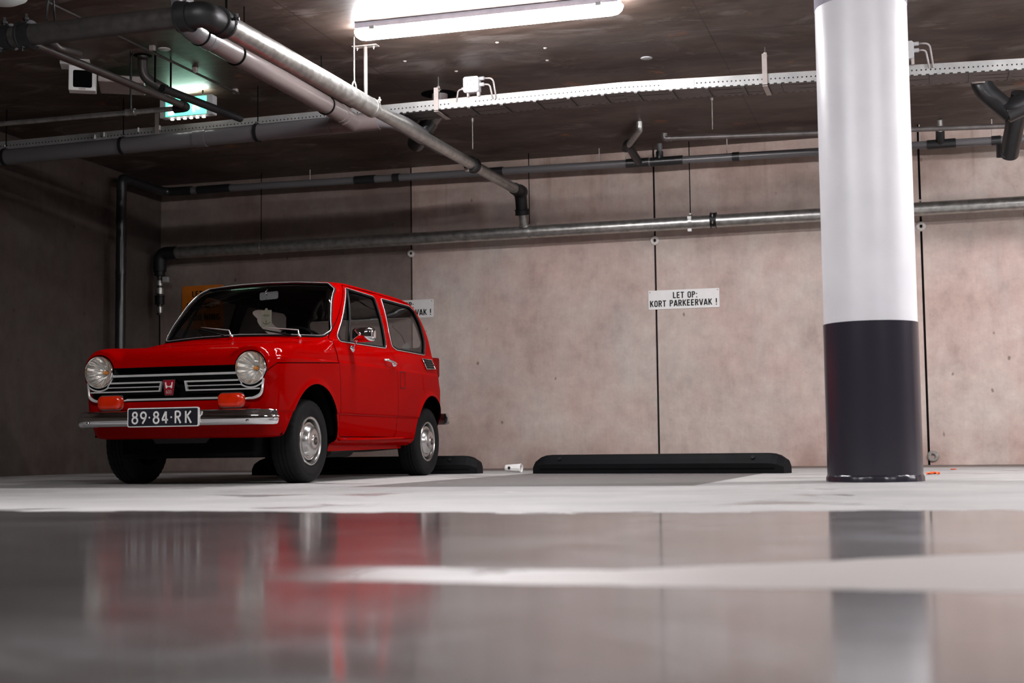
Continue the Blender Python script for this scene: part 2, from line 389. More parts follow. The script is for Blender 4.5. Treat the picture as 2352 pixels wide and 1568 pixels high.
def place_text(body, width, height, mapfn, name, mat, parent, bold=0, extrude=.0008, dil=0):
    """fit text into width x height, mapfn(x, y, depth) -> point"""
    V, Fc = text_mesh(body, 1, bold, .01)
    x0 = min(v.x for v in V); x1 = max(v.x for v in V); y0 = min(v.y for v in V); y1 = max(v.y for v in V)
    W = [mapfn(((v.x-x0)/(x1-x0)-.5)*width, ((v.y-y0)/(y1-y0)-.5)*height, (v.z > 0)*extrude) for v in V]
    mb = MB(); mb.add(W, Fc); return mb.obj(name, mat, parent)
def _arc(cx, cy, rx, ry, a0, a1, n=8): return [(cx+rx*math.cos(math.radians(a0+(a1-a0)*k/n)), cy+ry*math.sin(math.radians(a0+(a1-a0)*k/n))) for k in range(n+1)]
_O = _arc(.29, .74, .19, .18, 0, 180)+_arc(.29, .26, .19, .18, 180, 360)+[(.48, .74)]
_Pb = [(.10, .92), (.28, .92)]+_arc(.28, .715, .19, .205, 80, -80)+[(.28, .51), (.10, .51)]
GL = {'L': (.50, [[(.10, 1), (.10, .08)], [(.02, .08), (.48, .08)]]), 'E': (.54, [[(.10, 1), (.10, 0)], [(.10, .92), (.49, .92)], [(.10, .51), (.45, .51)], [(.10, .08), (.49, .08)]]),
      'T': (.54, [[(.0, .92), (.54, .92)], [(.27, .9), (.27, 0)]]), 'O': (.58, [_O]), 'P': (.56, [[(.10, 1), (.10, 0)], _Pb]), 'R': (.58, [[(.10, 1), (.10, 0)], _Pb, [(.29, .50), (.48, .0)]]),
      'K': (.58, [[(.10, 1), (.10, 0)], [(.51, 1), (.14, .42)], [(.24, .56), (.53, 0)]]), 'A': (.62, [[(.06, 0), (.30, 1)], [(.56, 0), (.32, 1)], [(.14, .26), (.48, .26)]]),
      'V': (.60, [[(.05, 1), (.29, 0)], [(.55, 1), (.31, 0)]]), '!': (.24, [[(.12, 1), (.12, .32)], [(.12, .16), (.12, 0)]]), ':': (.24, [[(.12, .70), (.12, .54)], [(.12, .16), (.12, 0)]]),
      'F': (.52, [[(.10, 1), (.10, 0)], [(.10, .92), (.49, .92)], [(.10, .51), (.45, .51)]]), 'S': (.58, [_arc(.29, .73, .19, .19, 15, 200)+_arc(.29, .27, .19, .20, 20, -165)]),
      'N': (.60, [[(.10, 0), (.10, 1)], [(.12, .94), (.48, .06)], [(.50, 0), (.50, 1)]]), 'D': (.58, [[(.10, 1), (.10, 0)], [(.10, .92), (.24, .92)]+_arc(.24, .66, .24, .26, 90, 0)+_arc(.24, .34, .24, .26, 0, -90)+[(.10, .08)]]),
      'B': (.58, [[(.10, 1), (.10, 0)], [(.10, .92), (.28, .92)]+_arc(.28, .72, .18, .20, 80, -80)+[(.28, .52), (.10, .52)], [(.10, .08), (.28, .08)]+_arc(.28, .295, .21, .215, -80, 80)]),
      'I': (.22, [[(.11, 1), (.11, 0)]]), 'G': (.60, [_arc(.29, .74, .19, .18, 20, 180)+_arc(.29, .26, .19, .18, 180, 360)+[(.48, .46), (.30, .46)]]), '-': (.40, [[(.04, .45), (.36, .45)]]), ' ': (.36, [])}
def stroke_text(body, width, height, mapfn, name, mat, parent, th=.20, extrude=.0006):
    x = 0; items = []
    for ch in body:
        w_, st = GL[ch]; items += [[(x+a, b) for a, b in q] for q in st]; x += w_+.10
    tot = x-.10; mb = MB()
    for q in items:
        n = len(q); V = []; Fc = []; h = th/2
        for i in range(n):
            a = q[max(0, i-1)]; b = q[min(n-1, i+1)]; tx, ty = b[0]-a[0], b[1]-a[1]; l = math.hypot(tx, ty) or 1; nx, ny = -ty/l*h, tx/l*h
            for dd in (0, extrude):
                for sg in (1, -1): V.append(mapfn(((q[i][0]+sg*nx)/tot-.5)*width, (min(1, max(0, q[i][1]+sg*ny))-.5)*height, dd))
        for i in range(n-1):
            j = i+1; Fc += [(i*4, i*4+1, j*4+1, j*4), (i*4+2, j*4+2, j*4+3, i*4+3), (i*4, j*4, j*4+2, i*4+2), (i*4+1, i*4+3, j*4+3, j*4+1)]
        Fc += [(0, 2, 3, 1), (n*4-4, n*4-3, n*4-1, n*4-2)]; mb.add(V, Fc)
    return mb.obj(name, mat, parent)
def ortho(d):
    d = Vector(d).normalized(); u = d.orthogonal().normalized(); return d, u, d.cross(u)

# ---------------------------------------------------------------- the setting
XL, XR, Y0, YW, ZC = -7.49, 9.5, -6.0, 12.64, 2.93
def slab(name, c, d, mat):
    o = MB().box((0, 0, 0), d).obj(name, mat); o.location = c; return props(o, kind='structure')
slab('floor', ((XL+XR)/2, (Y0+YW)/2, -.1), (XR-XL+.6, YW-Y0+.6, .2), M['floor'])
slab('ceiling', ((XL+XR)/2, (Y0+YW)/2, ZC+.1), (XR-XL+.6, YW-Y0+.6, .2), M['ceiling'])
# back wall from precast panels with open joints
seams = [-4.745, -2.348, .012, 2.40, 4.8, 7.2]
mbw = MB(); xs = [XL-.2]+seams+[XR+.2]; g = .0095
for i in range(len(xs)-1):
    a = xs[i]+(g if i else 0); b_ = xs[i+1]-(g if i < len(xs)-2 else 0)
    mbw.box(((a+b_)/2, YW+.1, ZC/2), (b_-a, .2, ZC))
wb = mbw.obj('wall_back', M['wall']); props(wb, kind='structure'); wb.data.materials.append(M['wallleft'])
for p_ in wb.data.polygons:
    if p_.center.x < seams[0]: p_.material_index = 1  # leftmost panel darkened by colour to stand in for missing light
for i, x in enumerate(seams):
    o = MB().box((0, 0, 0), (2*g, .03, ZC)).obj('trim_%d' % (i+1), M['seam']); o.location = (x, YW+.045, ZC/2); props(o, kind='structure')
slab('wall_left', (XL-.1, (Y0+YW)/2, ZC/2), (.2, YW-Y0, ZC), M['walldark'])  # tone carries the shade of the unlit left side
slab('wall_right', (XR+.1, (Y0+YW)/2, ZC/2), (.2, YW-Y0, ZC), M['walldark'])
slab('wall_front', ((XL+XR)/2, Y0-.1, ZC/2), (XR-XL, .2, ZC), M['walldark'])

# joint anchors (round washers on the panel seams)
def washer(x, z, r, mat, label):
    o = MB().lathe([(r*.33, .012), (r*.40, .02), (r*.62, .026), (r*.92, .018), (r, .004), (r, 0)], (0, 0, 0), (0, -1, 0), 32).obj('wall_washer', mat, smooth=True)
    o.location = (x, YW-.0005, z); return props(o, label, 'washer', 'round washers on the wall seams')
washer(-4.745, 2.085, .037, M['washer'], 'small dim round washer on the wall seam above the car roof')
washer(-2.348, 2.082, .044, M['washer'], 'white round washer on the seam above the uncovered white sign')
washer(.012, 2.08, .044, M['washer'], 'white round washer at pipe height just right of the column')
washer(.045, .075, .05, M['dirtywasher'], 'grimy round washer low on the wall beside the column foot')

# ---------------------------------------------------------------- column
col = empty('column', (-.252, 7.173, 0), 'thick round column painted white above and charcoal below', 'column')
RC = .2275
zt = 1.385-.0
zt = (aty(2003, 735, 7.173-RC)).z
MB().lathe([(RC, zt), (RC, 2.86), (RC, ZC-.002)], (0, 0, 0), (0, 0, 1), 96).obj('upper_shaft', M['column'], col, True)
z1 = zt
MB().lathe([(RC+.0035, .03), (RC+.0035, zt), (RC-.001, zt+.0005)], (0, 0, 0), (0, 0, 1), 96).obj('painted_base', M['charcoal'], col, True, ang=.7)
MB().lathe([(RC+.010, 0), (RC+.009, .022), (RC+.003, .034), (RC-.01, .036)], (0, 0, 0), (0, 0, 1), 96, mod=lambda i, k: .0015*math.sin(k*1.7)+.001*math.sin(k*.61+i)).obj('base_skirt', M['charcoal'], col, True)
zr = (aty(1975, -11, 7.173-RC)).z
MB().lathe([(RC-.002, zr), (RC+.002, zr+.003), (RC+.002, ZC-.001)], (0, 0, 0), (0, 0, 1), 96).obj('top_collar', simple('grey_violet_paint', (.40, .39, .46), .4), col, True)

# ---------------------------------------------------------------- lamps
def tube_lamp(xc, y, lit, label, length=1.72, group='tube lamps on the ceiling', rz=0):
    r = empty('tube_lamp', (xc, y, ZC), label, 'lamp', group, rz)
    h = MB(); n = length/2
    prof = [(-.062, 0), (-.062, -.035), (-.052, -.045), (.052, -.045), (.062, -.035), (.062, 0)]
    h.prism(prof, lambda a, b: (-n+.02, a, b), lambda a, b: (n-.02, a, b)); h.obj('housing', M['lampbody'], r)
    # rounded diffuser trough with tapered ends
    d = MB(); secs = []
    for x, s in ((-n, .25), (-n+.012, .62), (-n+.035, .88), (-n+.07, 1), (n-.07, 1), (n-.035, .88), (n-.012, .62), (n, .25)):
        secs.append([(x, .052*min(1, s+.12)*math.cos(a), -.040-.062*s*math.sin(a)**.8 if math.sin(a) > 0 else -.040) for a in [PI*k/14 for k in range(15)]])
    m_ = 15; V = [p for s_ in secs for p in s_]; Fc = []
    for i in range(len(secs)-1):
        for k in range(m_-1): Fc.append((i*m_+k, i*m_+k+1, (i+1)*m_+k+1, (i+1)*m_+k))
        Fc.append((i*m_, (i+1)*m_, (i+1)*m_+m_-1, i*m_+m_-1))
    Fc.append(tuple(range(m_))); Fc.append(tuple((len(secs)-1)*m_+k for k in range(m_-1, -1, -1)))
    d.add(V, Fc); d.obj('diffuser', M[lit], r, True, ang=.9)
    for x in (-n+.14, n-.14):
        MB().box((x, -.064, -.04), (.035, .010, .022), bev=.002).obj('clip', M['plastic'], r)
        MB().box((x, .064, -.04), (.035, .010, .022), bev=.002).obj('clip', M['plastic'], r)
    return r
tube_lamp(-2.585, 8.24, 'lamp', 'brightly lit tube lamp on the ceiling above the car', 1.77)
tube_lamp(2.50, 8.24, 'lampbright', 'lit tube lamp in the visible row, just outside the photo right of the column')
tube_lamp(7.5, 8.24, 'lampbright', 'lit tube lamp farthest right along the back bays, outside the photo')
tube_lamp(-2.6, 3.1, 'lampdim', 'lit tube lamp over the lane ahead and left of the camera')
tube_lamp(2.4, 3.1, 'lampdim', 'lit tube lamp over the lane far right of the camera')
# lamp whose rounded end peeks in at the top left corner (not lit)
bl = atz(40, 6, 2.86)
ro = empty('ceiling_lamp', (bl.x-.04, bl.y-.10, ZC), 'pale rounded lamp cover cut by the top left corner', 'lamp')
MB().lathe([(.0, -.105), (.05, -.103), (.10, -.092), (.145, -.068), (.165, -.035), (.168, -.02)], (0, 0, 0), (0, 0, 1), 48).obj('diffuser', M['lampoff'], ro, True)
MB().lathe([(.172, -.02), (.175, 0), (.0, 0)], (0, 0, 0), (0, 0, 1), 48).obj('base', M['lampbody'], ro, True)

# ---------------------------------------------------------------- pipes
def pipe_thing(name, base, label, cat='pipe', group=None):
    r = empty(name, base, label, cat, group); r['_b'] = 0; del r['_b']; return r
def rel(r, p): return Vector(p)-Vector(r.location)
def pipe_part(r, name, pts, rad, mat, n=24, bendr=None, smooth=True):
    p = [rel(r, q) for q in pts]
    if bendr: p = bend(p, bendr)
    return MB().tube(p, rad, n).obj(name, mat, r, smooth, ang=.8)
def collar(r, p, d, rad, ln, mat, name='coupling', lips=True, parent=None):
    """pipe coupling: a sleeve with raised lips around point p along direction d"""
    d = Vector(d).normalized(); h = ln/2
    pr = [(rad*.55, -h), (rad, -h), (rad, -h*.70), (rad*.94, -h*.62), (rad*.94, h*.62), (rad, h*.70), (rad, h), (rad*.55, h)] if lips else [(rad*.9, -h), (rad, -h), (rad, h), (rad*.9, h)]
    return MB().lathe(pr, rel(r, p), d, 28).obj(name, mat, parent or r, True, ang=.6)
def rod(r, p0, p1, rad=.0045, mat=None, name='threaded_rod'):
    return MB().tube([rel(r, p0), rel(r, p1)], rad, 8).obj(name, mat or M['rod'], r, True, ang=.8)
def bolt(r, p, size=.02, mat=None, name='bolt'):
    mb = MB(); q = rel(r, p); mb.tube([q-Vector((0, 0, size)), q+Vector((0, 0, size))], size*.28, 8)
    mb.lathe([(0, -.2*size), (size*.6, -.2*size), (size*.6, .25*size), (0, .25*size)], q, (0, 0, 1), 6)
    return mb.obj(name, mat or M['rod'], r)
def ring_clamp(r, p, d, rad, top, mat=None, rodmat=None, wdt=.022):
    """band around the pipe, with its threaded rod up to the ceiling"""
    cl = collar(r, p, d, rad*1.10, wdt, mat or M['coupling'], 'pipe_clamp', False)
    MB().box(rel(r, Vector(p)+Vector((0, 0, rad*1.12))), (.02, .02, .022)).obj('clamp_nut', M['rod'], cl)
    rod(r, Vector(p)+Vector((0, 0, rad*1.1)), (p[0], p[1], top), mat=rodmat)
    return cl

# A: steel pipe along the back wall, dropping into a valve run at its left end
A = pipe_thing('wall_pipe', (-3, YW-.25, 2.19), 'long grey steel pipe running along the back wall above the signs')
yA = YW-.25; zA0, zA1 = 2.185, 2.205
pipe_part(A, 'pipe_run', [(-7.30, yA, zA0), (XR-.02, yA, zA1)], .059, M['galv'])
e0 = Vector((-7.30, yA, zA0))
pipe_part(A, 'elbow', [e0+Vector((.14, 0, 0)), e0+Vector((-.05, 0, 0)), e0+Vector((-.05, 0, -.18))], .066, M['coupling'], bendr=.11)
dn = e0+Vector((-.05, 0, 0))
pipe_part(A, 'drop_pipe', [dn+Vector((0, 0, -.16)), dn+Vector((0, 0, -.62))], .024, M['darksteel'])
for dz, rr, ln in ((-.20, .055, .05), (-.30, .036, .05), (-.38, .044, .06), (-.47, .05, .09), (-.57, .034, .06)):
    collar(A, dn+Vector((0, 0, dz)), (0, 0, 1), rr, ln, M['galv'] if rr < .05 else M['coupling'], 'valve_fitting')
MB().box(rel(A, dn+Vector((.085, -.03, -.27))), (.06, .04, .055), bev=.006).obj('valve_tag', M['plastic'], A)
pipe_part(A, 'cable_tail', [dn+Vector((0, 0, -.60)), dn+Vector((.0, .02, -1.3))], .007, M['black'], 8)
cp = aty(1639, 502, yA)
collar(A, (cp.x, yA, 2.20), (1, 0, 0), .071, .055, M['coupling'], 'coupling')
for dz in (.03, -.03): bolt(A, (cp.x, yA-.075, 2.20+dz), .014, M['bracket'])
cp = aty(1586, 505, yA)
ring_clamp(A, (cp.x, yA, 2.197), (1, 0, 0), .060, ZC, M['galv'], M['black'], .03)
MB().box(rel(A, (cp.x, yA-.069, 2.225)), (.035, .006, .026)).obj('clamp_plate', M['white'], A)
MB().box(rel(A, (cp.x, yA-.060, 2.115)), (.035, .012, .026)).obj('clamp_plate', M['white'], A)
for px in (600, 1216, 2115):
    q = aty(px, 500, yA); ring_clamp(A, (q.x, yA, 2.19+.0023*(q.x+3)), (1, 0, 0), .060, ZC, M['galv'], M['black'], .012)

# E: big steel pipe running from the lane to the wall, ending above the wall pipe
xE = -3.513; E_ = pipe_thing('sprinkler_main', (xE, 9.5, 2.52), 'thick galvanised steel pipe running diagonally from top left to the wall pipe')
def zE(y): return 2.453+(y-6.6)*.0152
pipe_part(E_, 'pipe_run', [(xE, 6.50, zE(6.50)), (xE, 8.59, zE(8.59))], .062, M['galv'])
pipe_part(E_, 'pipe_run', [(xE, 8.57, zE(8.57)), (xE, 12.18, zE(12.18))], .045, M['galv'])
collar(E_, (xE, 8.61, zE(8.61)), (0, 1, 0), .0645, .05, M['galv'], 'coupling', False)
bolt(E_, (xE+.045, 8.65, zE(8.6)+.055), .022, M['bracket'])
q = atx(1085, 382, xE); collar(E_, (xE, q.y, zE(q.y)), (0, 1, 0), .064, .09, M['coupling'], 'coupling')
MB().box(rel(E_, (xE-.03, q.y-.05, zE(q.y)-.05)), (.035, .03, .03), bev=.006).obj('clamp_bolt', M['bracket'], E_)
collar(E_, (xE, 12.21, zE(12.21)), (0, 1, 0), .065, .07, M['coupling'], 'end_cap')
pipe_part(E_, 'elbow', [(xE, 12.02, zE(12.0)), (xE, 12.22, zE(12.2)), (xE, 12.26, 2.38)], .055, M['coupling'], bendr=.10)
collar(E_, (xE, 12.27, 2.36), (0, .3, -1), .068, .05, M['coupling'], 'coupling')
pipe_part(E_, 'riser', [(xE, 12.27, 2.36), (xE, 12.345, 2.235)], .039, M['galv'])
collar(E_, (xE, 12.34, 2.245), (0, .4, -1), .050, .02, M['galv'], 'saddle', False)
# yoke hanger and bracket tube near the lit lamp
q = atz(808, 88, ZC); yq = atx(808, 185, xE)
hy = 8.45
def yoke(r, x, y, zt_, zb, rodm, armm, spread=.045):
    rod(r, (x, y, ZC), (x, y, zt_), .006, rodm)
    for s in (-1, 1):
        MB().tube([rel(r, (x, y, zt_)), rel(r, (x, y+s*spread*.5, zt_-.02)), rel(r, (x, y+s*spread, zb))], .006, 8).obj('yoke_arm', armm, r, True)
hp = atz(806, 86, ZC); hp.x = max(min(hp.x, xE+.02), xE-.06)
yoke(E_, hp.x, hp.y, zE(hp.y)+.15, zE(hp.y)+.045, M['rod'], M['bracket'], .05)
q2 = atz(838, 104, ZC); q2.x = max(min(q2.x, xE+.03), xE-.06)
MB().tube([rel(E_, (q2.x, q2.y, zE(q2.y)+.03)), rel(E_, (q2.x, q2.y, ZC-.010))], .013, 12).obj('support_tube', M['bracket'], E_, True)
MB().box(rel(E_, (q2.x, q2.y, ZC-.008)), (.18, .06, .008), bev=.002).obj('support_plate', M['bracket'], E_)
for s_ in (-1, 1): bolt(E_, (q2.x+s_*.06, q2.y, ZC-.020), .014, M['bracket'])
q = atx(520, 20, xE); rod(E_, (xE, q.y, zE(q.y)+.03), (xE, q.y, ZC), .007, M['black'])

# top-left steel pipe along the wall direction with iron couplings
yT = 6.33; zT = 2.438
T_ = pipe_thing('sprinkler_branch', (-4.2, yT, zT), 'dark steel pipe with black couplings crossing the top left, slim branch pipe below it')
pipe_part(T_, 'pipe_run', [(-7.4, yT, zT-.03), (-3.60, yT, zT)], .057, M['darksteel'])
for px, ln, rr in ((12, .10, .072), (62, .075, .078)):
    q = aty(px, 93, yT); collar(T_, (q.x, yT, zT-.008), (1, 0, 0), rr, ln, M['coupling'])
    bolt(T_, (q.x, yT-.01, zT+rr), .03, M['coupling']); bolt(T_, (q.x-.01, yT-.02, zT-rr), .022, M['coupling'])
q = aty(425, 38, yT); collar(T_, (q.x, yT, zT), (1, 0, 0), .083, .07, M['coupling'])
q = aty(470, 32, yT)
pipe_part(T_, 'elbow', [(q.x-.10, yT, zT), (xE, yT, zT+.004), (xE, yT+.16, zT+.010)], .068, M['coupling'], bendr=.16)
collar(T_, (xE, 6.52, zE(6.52)), (0, 1, 0), .078, .08, M['coupling'])
bolt(T_, (xE+.09, 6.52, zE(6.5)+.01), .03, M['coupling'])
q = aty(116, 60, yT); yoke(T_, q.x, yT, zT+.22, zT+.05, M['black'], M['coupling'], .04)
q = aty(108, 88, yT); MB().tube([rel(T_, (q.x, yT+.0, zT-.03)), rel(T_, (q.x, yT+.1, zT-.06)), rel(T_, (q.x+.0, yT+.3, zT-.035))], .02, 12).obj('outlet', M['darksteel'], T_, True)

# F: pale PVC drain from its top elbow down to the cross pipe
xF = -3.963; zF = 2.600
Fp = pipe_thing('drain_pipe', (xF, 8.0, zF), 'pale PVC drain pipe with glossy elbow parallel to the thick steel pipe')
pipe_part(Fp, 'pipe_run', [(xF, 7.12, zF), (xF, 9.20, zF)], .064, M['pvclight'])
pipe_part(Fp, 'elbow', [(xF+.0, 7.22, zF), (xF, 6.92, zF), (xF-.01, 6.88, ZC-.002)], .0665, M['pvc'], bendr=.20)
collar(Fp, (xF, 7.20, zF), (0, 1, 0), .068, .05, M['pvc'], 'socket', False)
for px, py in ((455, 75), (541, 128), (748, 232)):
    q = atx(px, py, xF); cl = collar(Fp, (xF, max(q.y, 7.10), zF), (0, 1, 0), .071, .012, M['black'], 'cable_tie', False)
    MB().box(rel(Fp, (xF+.05, max(q.y, 7.10)-.01, zF+.04)), (.03, .014, .014)).obj('tie_head', M['black'], cl)
for yy in (7.65, 8.80):
    rod(Fp, (xF, yy, zF+.05), (xF, yy, ZC), .004, M['black'])
collar(Fp, (xF, 9.16, zF), (0, 1, 0), .068, .09, M['pvclight'], 'socket', False)

# G: PVC pipe parallel to the wall, under the tray
yG = 9.385
G_ = pipe_thing('cross_drain_pipe', (-5.3, yG, 2.51), 'grey PVC pipe hanging under the left half of the cable tray')
def zG(x): return 2.5435+(x+6.965)*.0135
pipe_part(G_, 'pipe_run', [(XL+.02, yG, zG(XL)), (-3.76, yG, zG(-3.76))], .063, M['pvc'])
pipe_part(G_, 'tee', [(-4.14, yG, zG(-4.14)), (-3.76, yG, zG(-3.76))], .0675, M['pvclight'])
pipe_part(G_, 'tee_branch', [(xF, yG-.21, zF-.008), (xF, yG+.0, zG(-3.95))], .066, M['pvclight'])
collar(G_, (-4.16, yG, zG(-4.16)), (1, 0, 0), .0695, .02, M['pvc'], 'socket_lip', False)
pipe_part(G_, 'elbow', [(-3.80, yG, zG(-3.7)), (-3.68, yG, zG(-3.7)), (-3.635, yG+.14, zG(-3.7)-.005), (-3.635, yG+.55, zG(-3.7)-.01)], .062, M['pvc'], bendr=.13)
pipe_part(G_, 'pipe_tail', [(-3.635, yG+.5, zG(-3.7)-.01), (-3.635, 10.4, zG(-3.7)-.01)], .054, M['pvcdark'])
for px in (14, 283, 592):
    q = aty(px, 335, yG); ring_clamp(G_, (q.x, yG, zG(q.x)), (1, 0, 0), .065, ZC, M['coupling'], M['black'], .026)
q = aty(463, 290, yG); collar(G_, (q.x, yG, zG(q.x)), (1, 0, 0), .069, .10, M['pvc'], 'socket', False)

# ceiling drain outlet behind the tray
q = atz(1010, 216, ZC)
CD = pipe_thing('ceiling_drain', (q.x, q.y, ZC), 'pale drain pipe coming out of a dark ceiling hole behind the tray')
MB().lathe([(0, -.004), (.12, -.004), (.145, -.001)], (0, 0, 0), (0, 0, 1), 32).obj('hole_rim', M['black'], CD, True)
pipe_part(CD, 'drop_pipe', [(q.x, q.y, ZC), (q.x, q.y, aty(1006, 248, q.y).z), aty(985, 284, q.y-.04)], .062, M['pvclight'], bendr=.10)
pipe_part(CD, 'elbow', [aty(988, 280, q.y-.04), aty(972, 303, q.y-.06), aty(955, 330, q.y+.1)], .068, M['pvcdark'], bendr=.12)

# B: thin PVC pipe with black fittings high along the wall, dropping in the left corner
yB = YW-.24
Bp = pipe_thing('upper_wall_pipe', (-3, yB, 2.79), 'thin grey pipe with black fittings high along the back wall')
def zB(x): return 2.805-.0085*(x+6.6)
pipe_part(Bp, 'pipe_run', [(-7.28, yB, zB(-7.28)), (XR-.02, yB, zB(XR))], .035, M['pvc'])
for a, b_ in ((455, 530), (815, 862), (902, 918), (1110, 1155), (1438, 1490), (1494, 1568), (1682, 1698), (2130, 2196), (2278, 2300)):
    p, s = aty(a, 350, yB).x, aty(b_, 350, yB).x
    collar(Bp, ((p+s)/2, yB, zB((p+s)/2)), (1, 0, 0), .042, s-p, M['pvcdark'], 'coupling', False)
pipe_part(Bp, 'elbow', [(-7.0, yB, zB(-7)), (-7.30, yB, zB(-7.3)), (-7.30, yB-.75, zB(-7.3)), ], .045, M['pvcdark'], bendr=.1)
pipe_part(Bp, 'riser', [(-7.30, yB-.70, zB(-7.3)), (-7.30, yB-.80, zB(-7.3)-.01), (-7.30, yB-.80, .72)], .048, M['pvcdark'], bendr=.06)
collar(Bp, (-7.30, yB-.80, 1.9), (0, 0, 1), .052, .04, M['pvcdark'], 'socket', False)
xt = aty(1515, 350, yB).x
pipe_part(Bp, 'tee_stub', [(xt, yB, zB(xt)), (xt, yB, zB(xt)+.09)], .034, M['pvcdark'])
pipe_part(Bp, 'stub_pipe', [(xt, yB, zB(xt)+.08), (xt, yB, ZC)], .026, M['pvc'])
xt = aty(2160, 330, yB).x
pipe_part(Bp, 'tee_stub', [(xt, yB, zB(xt)), (xt, yB-.1, zB(xt)+.10)], .038, M['pvcdark'])
pipe_part(Bp, 'stub_pipe', [(xt, yB-.1, zB(xt)+.09), (xt, yB-.14, ZC)], .024, M['galv'])
p0 = aty(1468, 360, yB); 
pipe_part(Bp, 'branch', [(p0.x, yB, zB(p0.x)), atz(1443, 335, 2.84), ], .036, M['pvcdark'])
pb = atz(1443, 335, 2.84); pc = atz(1469, 280, ZC)
pipe_part(Bp, 'branch_elbow', [pb+Vector((-.03, .03, -.02)), pb+Vector((.0, -.05, .012)), pb+Vector((.06, -.10, .015))], .036, M['pvcdark'], bendr=.03)
pipe_part(Bp, 'curved_riser', [pb+Vector((.02, -.06, .0)), Vector((pc.x, pc.y, 2.86)), pc], .028, M['galv'], bendr=.2)
for px in (712, 1376, 1437, 1670, 2113, 2280):
    q = aty(px, 345, yB); rod(Bp, (q.x, yB, zB(q.x)+.03), (q.x, yB, ZC), .005, M['bracket'])
# C: galvanised pipe just in front, right part
yC = 11.75; 
Cp = pipe_thing('thin_galvanised_pipe', (.5, yC, 2.84), 'thin steel pipe above the grey pipe, right half of the back wall')
pc0 = aty(1532, 318, yC); pc1 = aty(2350, 288, yC)
sl = (pc1.z-pc0.z)/(pc1.x-pc0.x)
pipe_part(Cp, 'pipe_run', [pc0, (XR-.02, yC, pc0.z+sl*(XR-pc0.x))], .021, M['dullsteel'])
pipe_part(Cp, 'elbow', [pc0+Vector((.04, 0, 0)), pc0+Vector((-.02, 0, 0)), pc0+Vector((-.02, 0, .045))], .027, M['dullsteel'], bendr=.03)
q = aty(1636, 300, yC); rod(Cp, (q.x, yC, q.z+.01), (q.x, yC, ZC+.0), .004, M['rod'])
# hanging rod left of the mid ceiling
q = atz(1085, 272, ZC); o = MB().tube([(0, 0, 0), (0, 0, -.26)], .0045, 8).lathe([(0, -.03), (.012, -.03), (.012, 0), (0, 0)], (0, 0, 0), (0, 0, 1), 8).obj('hanger_rod', M['rod'], smooth=False)
o.location = q; props(o, 'thin bare threaded rod hanging from the mid ceiling', 'rod')
q = atz(1635, 225, ZC); o = MB().tube([(0, 0, 0), (0, 0, -.25)], .0045, 8).lathe([(0, -.02), (.012, -.02), (.012, 0), (0, 0)], (0, 0, 0), (0, 0, 1), 8).obj('hanger_rod', M['rod'])
o.location = q; props(o, 'thin threaded rod hanging behind the tray, left of the column', 'rod')

# I: small pipe on the left: along the depth, then turning left
I_ = T_
pi0 = Vector((-4.66, 6.40, 2.435)); pi1 = Vector((-4.70, 8.235, 2.50))
pipe_part(I_, 'slim_pipe', [pi0, pi1], .024, M['darksteel'])
pipe_part(I_, 'elbow', [pi1+Vector((0, -.06, 0)), pi1+Vector((0, .03, 0)), pi1+Vector((-.10, .03, -.002))], .030, M['coupling'], bendr=.05)
pipe_part(I_, 'side_run', [pi1+Vector((-.07, .03, 0)), (XL+.02, 8.265, 2.505)], .017, M['galv'])
q = aty(300, 255, 8.265); collar(I_, (q.x, 8.265, 2.502), (1, 0, 0), .025, .07, M['galv'], 'fitting'); rod(I_, (q.x, 8.265, 2.51), (q.x, 8.265, ZC), .008, M['coupling'])
# J: dark stub and pipe
J_ = pipe_thing('dark_drain_pipe', (-5.0, 8.6, 2.7), 'dark pipe dropping from the ceiling and crossing over the exit sign')
j0 = atz(328, 128, ZC); 
jz = 2.70; ja = atz(345, 190, jz); jb = atz(552, 272, jz)
pipe_part(J_, 'drop_pipe', [j0, (j0.x, j0.y, 2.78), (ja.x, max(ja.y, j0.y+.10), jz)], .036, M['darksteel'], bendr=.12)
pipe_part(J_, 'pipe_run', [(ja.x, max(ja.y, j0.y+.04), jz), (jb.x, jb.y, jz)], .029, M['coupling'])
MB().lathe([(0, -.004), (.055, -.004), (.065, 0)], rel(J_, j0), (0, 0, 1), 24).obj('hole_rim', M['black'], J_, True)
for px in (356, 392):
    q = atx(px, 195+ (px-345)*.42, ja.x); rod(J_, (ja.x, q.y, jz+.02), (ja.x, q.y, ZC), .007, M['black'])
# K: conduit on the ceiling
K_ = pipe_thing('ceiling_conduit', (-4.93, 8.3, ZC), 'thin conduit clipped to the ceiling above the exit sign', 'conduit')
k0, k1, k2 = atz(108, 4, 2.9), atz(350, 113, 2.9), atz(548, 215, 2.9)
pipe_part(K_, 'conduit_run', [k0, k2], .010, M['darksteel'], 10)
for px, py in ((350, 113), (448, 163), (541, 212)):
    q = atz(px, py, 2.905); MB().box(rel(K_, q+Vector((0, 0, .008))), (.035, .03, .036), bev=.003).obj('clip', M['bracket'], K_)

